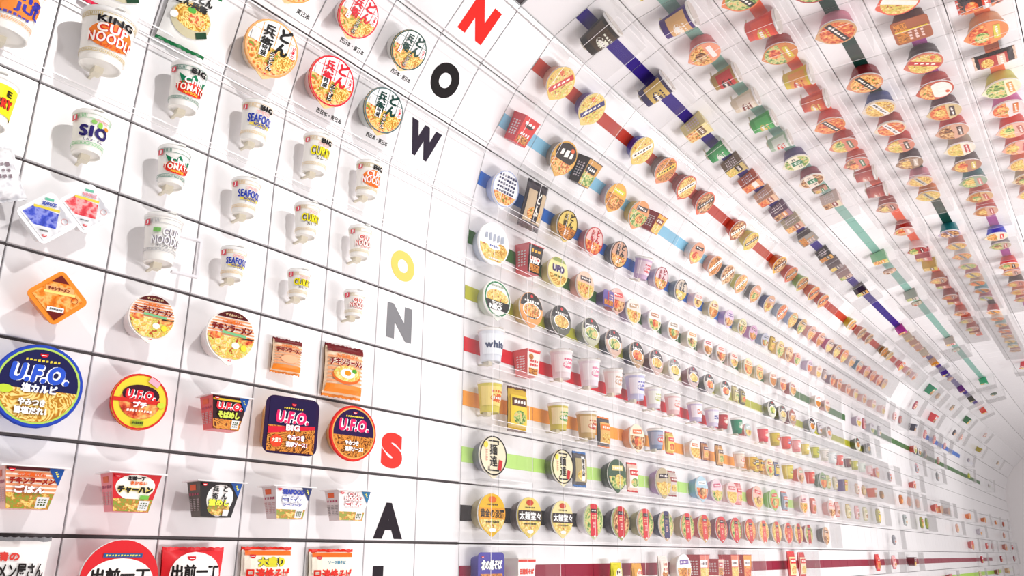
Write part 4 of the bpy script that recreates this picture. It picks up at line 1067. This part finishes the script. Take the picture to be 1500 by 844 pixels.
ufo_art(a, R, '2c1448', 'e03028', 'e8b060', 'e82868', None); a.txt('やみつき', -R*.08, -R*.36, R*.6, R*.18, 'ffffff', .05, out='703018'); a.txt('濃厚ソース！', R*.02, -R*.58, R*.8, R*.18, 'ffffff', .05, out='703018'); a.build('lid_print', ld)
L(o, 'round red-rimmed fried noodle dish left of the red S', 'dish')
ot = P('ufo_big'); o, ld, a = tray(*ot, .79, .74, .26, 'e8b068', '2a1440', out=.04, rad=.12, name='noodle_dish'); R = .38
ufo_art(a, R, '221444', 'x', 'x', 'e82868', 'BIG', square=True); a.ell(-R*.6, -R*.58, R*.24, R*.22, 'e84828', 16); a.txt('大盛り', -R*.6, -R*.55, R*.36, R*.16, 'fff0e0', .04)
a.txt('やみつき', R*.16, -R*.42, R*.7, R*.2, 'ffffff', .05, out='c02868'); a.txt('濃厚ソース！', R*.2, -R*.66, R*.86, R*.2, 'ffffff', .05, out='c02868'); a.build('lid_print', ld)
L(o, 'square black-topped fried noodle dish with pink lettering', 'dish')

# --- rice cartons
def rice(key, front, side, deco, label, wt=.54, wb=.38, h=.4):
    r, c, v = P(key); o, a, sa = carton(r, c, v, wt, wb, h, .34, front, side, out=.2, lipw=.045, mount=True)
    deco(a, wt, h); emblem(a, -wt*.4, h*.43, .03)
    sa.rect(-.1, h*.26, .06, h*.42, 'e06030'); sa.marks(0, h*.14, .3, h*.12, 'b05068', 4); sa.marks(0, -h*.16, .34, h*.36, 'c8a0a0' if side[0] in 'ef' else 'a09898', 3, 7)
    a.build('front_print', o); sa.build('side_print', o); L(o, label, 'carton')
def corner(a, wt, h, c='1850a0'): a.poly([(wt*.22, h*.495), (wt*.495, h*.495), (wt*.495, h*.08)], c); a.marks(wt*.4, h*.36, wt*.14, h*.08, 'e8e060', 3, rot=-.9)
def food_foot(a, wt, h, f, y=-.12): a.rect(-wt*.49, -h*.49, wt*.49, h*y, f); a.rect(wt*.16, -h*.46, wt*.42, -h*.2, 'e8e8e8'); a.marks(wt*.29, -h*.33, wt*.2, h*.18, '506030', 3, 3)
def d1(a, wt, h):
    for k in range(6): a.layer = 1; a.rect(-wt*.49, h*(-.1+.1*k), wt*.49, h*(-.06+.1*k), 'fff0e4')
    a.layer = 2; food_foot(a, wt, h, 'rice'); corner(a, wt, h); a.rect(-wt*.49, h*.42, wt*.24, h*.49, '581820'); a.txt('元祖鶏がら', -wt*.04, h*.32, wt*.5, h*.11, 'e86018', .04)
    a.txt('チキンラーメン', -wt*.02, h*.17, wt*.84, h*.16, 'a02010', .06); a.txt('ごはん', -wt*.04, -h*.03, wt*.62, h*.19, 'ffffff', .06, out='b04018')
rice('rice_ck', 'f4a070', 'f0b8b0', d1, 'orange-striped rice carton at the far left of the carton row')
def d2(a, wt, h):
    a.ell(0, h*.14, wt*.44, h*.34, 'fffaf0', 20); food_foot(a, wt, h, 'rice', -.16); a.txt('出前一丁', 0, h*.38, wt*.36, h*.12, '181010', .05); a.txt('まかない', wt*.06, h*.26, wt*.36, h*.1, 'e86820', .05)
    a.txt('チャーハン', 0, h*.08, wt*.8, h*.2, '181414', .07, out='f8e060'); a.rect(wt*.14, -h*.16, wt*.36, -h*.06, '78c048')
rice('rice_cha', 'd82028', 'f09098', d2, 'red and white fried rice carton')
def d3(a, wt, h):
    a.ell(wt*.02, -h*.02, wt*.36, h*.46, 'f4f0ec', 22); a.ell(wt*.02, -h*.26, wt*.33, h*.2, 'rice', 18); corner(a, wt, h); a.txt('どん', wt*.13, h*.22, wt*.16, h*.42, '141414', .03, True); a.txt('兵衛', -wt*.12, h*.2, wt*.16, h*.38, '141414', .015, True)
    a.txt('釜めし', 0, -h*.08, wt*.6, h*.2, 'e8f040', .06, out='303820'); a.rect(wt*.16, -h*.46, wt*.34, -h*.28, 'e8e8e8')
rice('rice_don', '1c1416', '58544c', d3, 'black rice carton with yellow-green lettering')
def d4(a, wt, h):
    food_foot(a, wt, h, 'rice', -.2); corner(a, wt, h, '182868'); a.txt('SEAFOOD', 0, h*.34, wt*.62, h*.16, '2038a8', .07); a.txt('ごはん', -wt*.02, h*.12, wt*.62, h*.22, 'ffffff', .06, out='2038a8'); a.txt('シーフード', 0, -h*.06, wt*.6, h*.09, '2038a8', .04)
rice('rice_sea', 'f4f2f4', 'e0d4d4', d4, 'white rice carton with blue lettering')
def d5(a, wt, h):
    food_foot(a, wt, h, 'rice', -.2); corner(a, wt, h, '1870a0'); a.txt('CUP', 0, h*.38, wt*.4, h*.14, 'fff0ee', .05, out='d84048'); a.txt('NOODLE', 0, h*.24, wt*.62, h*.14, 'fff0ee', .05, out='d84048'); a.txt('ごはん', 0, h*.06, wt*.6, h*.19, 'ffffff', .06, out='d84048')
rice('rice_cn', 'f6f2f0', 'dcd0d0', d5, 'white rice carton with red lettering left of the black A')
def d6(a, wt, h):
    food_foot(a, wt, h, 'yaki', -.2); a.rect(-wt*.49, h*.36, wt*.49, h*.42, 'e8c030'); corner(a, wt, h); a.txt('U.F.O.', 0, h*.2, wt*.8, h*.24, 'e82838', .05, out='ffffff', skew=.1); a.txt('そばめし', 0, -h*.06, wt*.72, h*.22, 'd8e858', .07, out='604010')
rice('ufo_meshi', '30141c', 'e06060', d6, 'dark red fried noodle rice carton between the dishes', .48, .34, .4)

# --- bottom row pouches
def yk(key, label, big):
    r, c, v = P(key); o, a = bag(r, c, v, .72, .82, .24, 'fff8e8', 'e82818', 'e82818')
    a.rect(-.33, .3, .33, .36, 'f07020', 10); a.rect(-.34, .1, .34, .3, 'fdf6e4', 10, 2)
    if big: a.txt('大盛り', .02, .22, .4, .13, 'e0d838', .06, out='302818')
    else: a.txt('ソース焼そば', .04, .23, .3, .05, '4890b0', .03)
    a.txt('日清焼そば', 0, .06, .64, .17, 'e02818', .03); emblem(a, -.24, .3, .04); a.ell(0, -.22, .3, .14, 'yaki', 18, 3); a.build('wrap_print', o); L(o, label, 'pouch')
yk('bag_yk', 'white fried noodle pouch with red lettering beside the letter L', False); yk('bag_yko', 'white fried noodle pouch with yellow lettering above the red', True)
r, c, v = P('bag_de'); o, a = bag(r, c, v, .76, .84, .26, 'e83038', 'e83038')
a.ell(0, .1, .32, .26, 'fff8f4', 20, 3); a.txt('出前一丁', 0, .14, .6, .16, '181010', .035); emblem(a, -.06, .3, .05); a.ell(0, -.2, .32, .16, 'ramen', 18, 3); a.build('wrap_print', o); L(o, 'red and white pouch with black brush lettering at the bottom', 'pouch')
r, c, v = P('bowl_de'); o, ld, a = bowl(r, c, v, .82, .34, 'e83038', 'e02830', True, .06); R = .41
a.ell(0, -R*.02, R*.86, R*.56, 'fff8f4', 24); a.txt('出前一丁', 0, R*.12, R*1.5, R*.36, '181010', .035); a.rect(-R*.5, R*.56, R*.5, R*.66, '285890'); a.marks(0, R*.61, R*.9, R*.07, 'e8e060', 12); a.seg(R*.9, -R*.9, -R*.3, 'ramen'); a.build('lid_print', ld)
L(o, 'round red and white bowl with black brush lettering at the bottom', 'bowl')
r, c, v = P('bag_rm'); o, a = bag(r, c, v, .7, .82, .24, 'f4f2f0', '88888c', 'd83828')
a.txt('日清の', -.1, .22, .3, .09, 'd84038', .04); a.txt('ラーメン屋さん', 0, .08, .62, .15, '201818', .03); a.rect(-.3, -.2, .3, -.02, 'e04030', 8, 2); a.ell(0, -.24, .28, .12, 'ramen', 16, 3); a.build('wrap_print', o); L(o, 'white and red pouch in the bottom left corner', 'pouch')
def soupbag(key, edge, label):
    r, c, v = P(key); o, a = bag(r, c, v, .66, .9, .26, 'f0efec', edge, edge)
    a.ell(0, -.06, .28, .24, 'c8c0a0', 20, 3); a.ell(0, -.02, .25, .17, 'noodle', 20, 3); a.ell(.06, -.04, .12, .08, 'soup', 14, 2); a.ell(-.04, .06, .06, .04, '50a838', 10, 2)
    a.txt('うどん', .06, .26, .3, .14, '181818', .06); a.txt('どん兵衛', -.06, .13, .44, .1, '181818', .05); a.ell(-.24, -.08, .05, .05, 'ffffff', 12); a.rect(.1, -.24, .26, -.16, '184028', 3, rot=.5); a.build('wrap_print', o); L(o, label, 'pouch')
soupbag('bag_g6', '0c6838', 'white pouch with green ends and a noodle soup picture'); soupbag('bag_r6', 'e01848', 'white pouch with red end cut by the top edge')

# ------------------------------------------------------------------ right-hand packages
ORD = ['first', 'second', 'third', 'fourth', 'fifth', 'sixth', 'seventh', 'eighth', 'ninth', 'tenth', 'eleventh', 'twelfth', 'thirteenth', 'fourteenth', 'fifteenth', 'sixteenth',
       'seventeenth', 'eighteenth', 'nineteenth', 'twentieth'] + ['twenty-'+x for x in ('first', 'second', 'third', 'fourth', 'fifth', 'sixth', 'seventh', 'eighth', 'ninth')] + ['thirtieth'] + ['thirty-'+x for x in ('first', 'second', 'third', 'fourth', 'fifth', 'sixth', 'seventh', 'eighth', 'ninth')] + ['fortieth']
ROWNAME = {r: ('%s stripe' % n if r < 9 else '%s ceiling stripe' % n) for r, (h, n) in STRIPE.items()}
ROWNAME[-2] = 'lowest lime stripe'; ROWNAME[2] = 'orange wall stripe'; ROWNAME[5] = 'dark green wall stripe'
FOODS = ['soup', 'ramen', 'red', 'dark', 'noodle', 'yaki', 'green']
def lid_art(a, R, st, main, acc, word, near):
    fd = random.choice(FOODS)
    if st == 'hb':
        a.seg(R*.95, -R*.9, -R*.28, 'ramen'); a.seg(R*.97, -R*.28, R*.28, acc if word != '黄金の淡麗' else 'e8a020'); a.ell(0, R*.7, R*.3, R*.16, 'c84020' if acc != '6a4a10' else 'e06818', 12)
        a.txt(word, 0, 0, R*1.8, R*.44, 'ffffff' if word != '黄金の淡麗' else '281c10', .02); a.marks(0, R*.44, R*.8, R*.12, '504028', 6); a.ell(0, -R*.82, R*.26, R*.1, 'ffffff', 12); a.marks(0, -R*.42, R*1.0, R*.12, '404030', 8)
    elif st == 'vb':
        a.ell(0, 0, R*.9, R*.9, fd, 22); a.vseg(R*1.0, -R*.36, R*.36, acc); a.rect(-R*.3, R*.46, R*.3, R*.68, '2c2024'); a.marks(0, R*.57, R*.44, R*.09, 'ffffff', 5); a.marks(0, R*.2, R*.46, R*.3, 'f0c8a0', 3, 2); a.marks(0, -R*.3, R*.4, R*.4, 'f4c8c0', 1, 5); a.ell(0, -R*.98, R*.09, R*.06, 'ffffff', 10)
    elif st == 'vt':
        a.ring(0, 0, R*.93, R*1.0, acc); a.txt(word, 0, R*.02, R*.56, R*1.14, '181010', .012, True)
        for s in (1, -1):
            a.rect(-R*.4, R*(.74*s)-.012, R*.4, R*(.74*s)+.012, '181010'); a.rect(R*.34*s-.012, R*.56*s if s > 0 else -R*.76, R*.34*s+.012, R*.76 if s > 0 else -R*.56, '181010')
        a.rect(R*.34, -R*.72, R*.6, -R*.2, 'c82020', rot=-.2); a.ell(-R*.6, R*.52, R*.16, R*.16, 'f0d840', 12); a.marks(-R*.52, 0, R*.16, R*.6, 'e88878', 1, 5)
    elif st == 'bk':
        a.seg(R*.97, R*.12, R*.97, acc); a.seg(R*.95, -R*.95, -R*.5, main); a.ell(0, -R*.1, R*.78, R*.48, 'ffffff', 20); a.ell(0, -R*.1, R*.7, R*.42, fd, 20); a.marks(0, R*.44, R*1.3, R*.22, 'f4f0ec', 6); a.ell(0, R*.76, R*.12, R*.1, 'd82828', 10); a.marks(0, -R*.52, R*.9, R*.16, '202020', 5)
    elif st == 'nt':
        a.ring(0, 0, R*.86, R*.94, '288050'); a.ell(0, R*.06, R*.8, R*.44, 'ramen', 20); a.seg(R*.9, -R*.62, -R*.12, '303030'); a.txt('TOKYO', -R*.04, -R*.24, R*.8, R*.16, 'f4f4f0', .03); a.txt('NEO', -R*.16, -R*.46, R*.9, R*.26, 'ffffff', .06); a.marks(0, R*.68, R*.9, R*.18, 'b0b8a8', 7)
    elif st == 'bw':
        a.seg(R*.92, -R*.8, -R*.1, 'ramen'); a.ell(R*.5, -R*.2, R*.36, R*.3, 'noodle', 14); a.marks(0, R*.3, R*1.3, R*.6, 'a8b0c0', 5); a.ell(0, -R*.12, R*.4, R*.16, 'ffffff', 14); a.marks(0, -R*.12, R*.6, R*.16, '4050a0', 5); a.marks(0, -R*.7, R*.6, R*.12, 'ffffff', 5)
    elif st == 'uf':
        a.seg(R*.9, -R*.9, -R*.2, 'noodle'); a.txt('UFO', 0, R*.2, R*1.2, R*.5, '483068', .07, out='ffffff'); a.marks(0, -R*.3, R*.8, R*.2, '507038', 5); a.seg(R*.96, R*.66, R*.92, '90a050')
    elif st == 'ln':
        a.seg(R*.9, -R*.86, -R*.3, 'soup'); a.marks(0, R*.24, R*1.4, R*1.1, acc, 7, 5); a.ring(0, 0, R*.95, R*1.0, 'b0bce0')
    elif st == 'dn':
        a.seg(R*.94, -R*.94, -R*.1, fd); a.ring(0, 0, R*.94, R*1.0, acc); a.txt('どん', R*.3, R*.36, R*.5, R*.96, acc, .04, True); a.txt('兵衛', -R*.28, R*.3, R*.44, R*.84, acc, .015, True); a.marks(0, -R*.5, R*.5, R*.4, 'fff4ec', 2, 3)
    elif st == 'bb':
        a.ell(0, R*.25, R*.86, R*.66, acc, 20); a.seg(R*.94, -R*.94, -R*.2, fd); a.marks(R*.04, R*.3, R*1.2, R*.6, 'fff8f0', 3); a.ell(R*.36, R*.6, R*.16, R*.12, 'e06030', 10)
    elif st == 'dt':
        a.ell(0, 0, R*.9, R*.9, 'ramen', 22); a.rect(-R*.9, -R*.17, R*.9, R*.17, acc, rot=1.0); a.marks(0, 0, R*1.3, R*.2, 'fff4ec', 4, rot=1.0); a.ell(-R*.4, R*.5, R*.2, R*.16, 'red', 10)
    elif st == 'dg':
        ds = sum(int(acc[i:i+2], 16) for i in (0, 2, 4)) > 380
        a.ell(0, 0, R*.9, R*.9, fd, 20); a.rect(-R*.88, -R*.18, R*.88, R*.18, acc, rot=1.0 if near != 'ceil' else .35); a.marks(0, 0, R*1.5, R*.24, '282020' if ds else 'fff4ec', 6, rot=1.0 if near != 'ceil' else .35)
    elif st == 'mk':
        a.seg(R*.9, R*.3, R*.9, fd); a.seg(R*.92, -R*.9, -R*.5, fd); a.rect(-R*.3, -R*.4, R*.3, R*.4, acc); a.marks(0, 0, R*.4, R*.5, 'e8f0e0', 2, 2); a.marks(-R*.58, -R*.1, R*.3, R*.3, '303838', 2, 2); a.marks(R*.58, R*.1, R*.3, R*.3, '303838', 2, 2)
    else:
        a.seg(R*.93, -R*.9, R*random.uniform(-.15, .15), fd, 6)
        if near: a.ell(R*random.uniform(-.2, .2), -R*.3, R*.46, R*.36, random.choice(FOODS), 14)
        a.rect(-R*.6, R*.28, R*.6, R*.6, acc, rot=random.uniform(-.15, .15)); a.marks(0, R*.44, R*1.0, R*.2, '302828' if acc in ('ffffff', 'f4f0ec') else 'fff6f0', 5)
NOUN = {'B': ('noodle_bowl', 'noodle bowl', 'bowl'), 'C': ('noodle_cup', 'noodle cup', 'cup'), 'K': ('noodle_pouch', 'pouch', 'pouch'), 'X': ('noodle_carton', 'carton', 'carton'), 'T': ('noodle_tray', 'square tray', 'tray')}
GROUPS = {}
for r, txt in RIGHT.items():
    its = []
    for ln in txt.split('\n'):
        q, desc = ln.split('|'); q = q.split(' '); its.append((float(q[0]), float(q[1]), q[2], float(q[3]), q[4], q[5], q[6], q[7], q[8], desc))
    its.sort(key=lambda t: t[0])
    runs = []
    for k, (c, v, kind, sz, side, main, acc, st, word, desc) in enumerate(its):
        if r >= 9 and kind in 'BK': sz *= 1.07
        near = c < 14; nz = 'ceil' if r >= 11 else near
        nm, noun, cat = NOUN[kind]
        if kind == 'B':
            o, ld, a = bowl(r, c, v, sz, .28 if r < 9 else .33, side, main, st not in ('uf', 'bw'), .015)
            if c < 40: lid_art(a, sz/2, st, main, acc, word, nz); a.build('lid_print', ld)
            else: a.seg(sz*.45, -sz*.45, 0, 'soup', 4); a.build('lid_print', ld)
        elif kind == 'C':
            o, a = cup(r, c, v, sz*.84, sz, side, out=.31, mount=near, lidc='d8d0c8'); q = sz*.84
            a.rect(-q*.7, -sz*.3, q*.9, sz*.33, main, 16, 2)
            if word not in ('-',): a.txt(word if word != 'white' else 'white', -q*.1, 0, q*(.95 if len(word) > 2 else .42), sz*.24, acc, .04)
            else:
                a.ell(q*.02, -sz*.05, q*.34, sz*.14, acc, 14, 2); a.marks(q*.02, sz*.16, q*.6, sz*.12, acc, 5); a.marks(q*.02, -sz*.05, q*.5, sz*.16, 'fffaf4' if main[0] not in 'f' else 'f8f0f0', 5)
            a.build('wrap_print', o)
        elif kind == 'K':
            ww = sz*(.62 if sz > .4 else .8); o, a = bag(r, c, v, ww, sz, .16, side if st != 'bx' else main, acc if st not in ('bx',) else main, out=.28)
            a.rect(-ww*.44, -sz*.36, ww*.44, sz*.3, main, 8, 4); a.ell(0, -sz*.18, ww*.34, sz*.15, random.choice(FOODS), 14, 2)
            if st == 'vs': a.rect(-ww*.06, -sz*.34, ww*.2, sz*.36, 'f4f0ec' if word != 'どん' else '282028', 3, 8); a.txt(word, ww*.07, sz*.04, ww*.22, sz*.5, '282020' if word != 'どん' else 'f8f0e4', .04, True)
            elif st == 'bx': a.ell(0, sz*.08, ww*.3, sz*.22, 'fff4e0', 16, 2); a.marks(0, sz*.08, ww*.5, sz*.36, acc, 3, 2)
            else: a.rect(-ww*.4, sz*.06, ww*.4, sz*.24, acc, 6, 2); a.marks(0, sz*.15, ww*.66, sz*.12, 'fff6ee' if acc not in ('ffffff',) else 'c03030', 4)
            a.build('wrap_print', o)
        elif kind == 'X':
            wt = sz*.78; o, a, sa = carton(r, c, v, wt, wt*.8, sz, .38, main, side, lip=side, out=.03, lipw=.012)
            if st == 'uf': a.txt(word if word != '-' else 'UFO', 0, 0, wt*.8, sz*.2, 'f4e8e0', .06, out='d82828') if word != '-' else a.ell(0, sz*.22, wt*.3, sz*.08, '401818', 12); a.marks(0, sz*.3, wt*.7, sz*.2, 'f0b030' if word != '-' else 'fff4f0', 3); a.rect(-wt*.4, -sz*.44, wt*.4, -sz*.18, 'yaki'); a.marks(0, -sz*.1, wt*.7, sz*.2, 'ffffff', 4)
            elif st == 'ca':
                a.rect(-wt*.49, sz*.42, wt*.49, sz*.49, acc); a.rect(-wt*.42, -sz*.46, wt*.42, -sz*.2, 'yaki')
                if word != '-': a.txt(word, 0, sz*.16, wt*.86, sz*.16, 'e03818', .06); a.txt('そばめし', 0, -sz*.06, wt*.7, sz*.14, 'e05020', .06)
                else: a.ell(-wt*.2, sz*.24, wt*.18, sz*.12, 'yaki', 12); a.marks(wt*.05, 0, wt*.7, sz*.3, acc, 4, 2)
            else: a.rect(-wt*.46, -sz*.46, wt*.46, -sz*.02, random.choice(FOODS)); a.rect(-wt*.46, sz*.02, wt*.3, sz*.3, acc); a.marks(-wt*.08, sz*.16, wt*.6, sz*.18, 'fff6f0' if acc != 'ffffff' else '602020', 4)
            a.build('front_print', o)
            if near: sa.marks(0, 0, .26, sz*.6, 'f4e4e4', 3, 6); sa.build('side_print', o)
        else:
            o, ld, a = tray(r, c, v, sz, sz*.9, .26, side, main, rad=.08, out=.015); h = sz*.9
            a.rect(-sz*.44, -h*.44, sz*.44, -h*.1, 'yaki'); 
            if word != '-': a.txt(word, 0, h*.16, sz*.84, h*.3, 'ffffff', .06, out='201848', skew=.15); emblem(a, -sz*.36, h*.4, .03)
            else: a.rect(-sz*.1, -h*.46, -sz*.04, h*.46, acc); a.marks(sz*.2, h*.1, sz*.4, h*.5, 'f0d0c8', 3, 3)
            a.build('lid_print', ld)
        last = k == len(its)-1
        tag(o, '%s %s on the %s, %s from its near end' % (desc, noun, ROWNAME[r], ORD[k]), cat, 'packages along the %s' % ROWNAME[r])
        half = {'B': .5, 'C': .45, 'K': .4, 'X': .42, 'T': .5}[kind]
        if runs and c-runs[-1][1] < 1.75: runs[-1][1] = c
        else: runs.append([c, c])
    GROUPS[r] = runs

# ------------------------------------------------------------------ clear acrylic covers over the right-hand rows, rails on the near curved rows
def bend(r):
    a, b = facet(r)[1], facet(r+1)[1]; return math.acos(max(-1, min(1, a.dot(b))))
def cover(r, c0, c1, label):
    l = rowlen(r)/2-.045; d = .68; th = .014; x0, x1 = c0*CW, c1*CW; o = root('acrylic_cover', r, 0, 0, 0, 0)
    lt = l-d*math.tan(bend(r)/2); lb = -l+d*math.tan(bend(r-1)/2)        # front edges drawn in so neighbours in the cove stay clear
    def part(nm, xa, xb, pts, m=ACR):                                     # pts: four (y, z) corners swept from xa to xb
        b = MB(); b.v = [(xa, y, z) for y, z in pts]+[(xb, y, z) for y, z in pts]
        b.f = [(3, 2, 1, 0), (4, 5, 6, 7)]+[(k, (k+1) % 4, 4+(k+1) % 4, 4+k) for k in range(4)]; b.m = [0]*6
        obj(nm, b.mesh(nm), m, o)
    n = max(1, round(c1-c0)); st = (x1-x0)/n; F = [(lb, d-th), (lt, d-th), (lt, d), (lb, d)]
    if c0 < 20:
        for k in range(n): part('front_panel', x0+k*st+.003, x0+(k+1)*st-.003, F)
    else: part('front_panel', x0, x1, F)
    part('top_panel', x0, x1, [(l-th, .002), (l, .002), (lt, d-th), (lt-th, d-th)], ACR2); part('bottom_panel', x0, x1, [(-l, .002), (-l+th, .002), (lb+th, d-th), (lb, d-th)], ACR2)
    E4 = [(-l+th, .002), (l-th, .002), (lt-th, d-th), (lb+th, d-th)]
    part('end_panel', x0, x0+th, E4, ACR2); part('end_panel', x1-th, x1, E4, ACR2)
    e = MB(); w = .008
    for y in (lb, lt-w): e.box(x0, y, d, x1, y+w, d+.002)
    for k in range(n+1):
        if k in (0, n) or c0 < 14: e.box(x0+k*st-w/2, lb, d, x0+k*st+w/2, lt, d+.002)
    obj('polished_edge', e.mesh('polished_edge'), EDGE, o)
    tag(o, label, 'display cover', 'clear covers over the packages')
for r, runs in GROUPS.items():
    for k, (a, e) in enumerate(runs):
        c0 = math.floor(a*2-.5)/2 if a > .7 else 0; c1 = e+.62
        if k+1 < len(runs): c1 = min(c1, runs[k+1][0]-.6)
        if k and c0 < runs[k-1][1]+.64: c0 = runs[k-1][1]+.64
        cover(r, c0, c1, 'clear acrylic cover on the %s, %s from its near end' % (ROWNAME[r], ORD[k]))
RAIL = {5: 'the big cups', 6: 'the large lettered bowls', 7: 'the smaller lettered bowls', 8: 'the topmost near bowls'}
for r, what in RAIL.items():
    for s, w in ((-1, 'below'), (1, 'above')):
        l = rowlen(r)/2; o = root('acrylic_rail', r, 0, 0, 0, 0); b = MB(); y = s*(l-.1)
        b.box(-9*CW, y-.008, .001, -.02, y+.008, .16); obj('strip', b.mesh('strip'), ACR, o)
        e = MB(); e.box(-9*CW, y-.009, .16, -.02, y+.009, .168); obj('polished_edge', e.mesh('polished_edge'), EDGE, o)
        f = MB(); f.box(-9*CW, y-.012 if s > 0 else y, .001, -.02, y if s > 0 else y+.012, .012); obj('foot', f.mesh('foot'), EDGE, o)
        tag(o, 'clear acrylic rail running %s %s' % (w, what), 'rail', 'clear rails on the near curved rows')
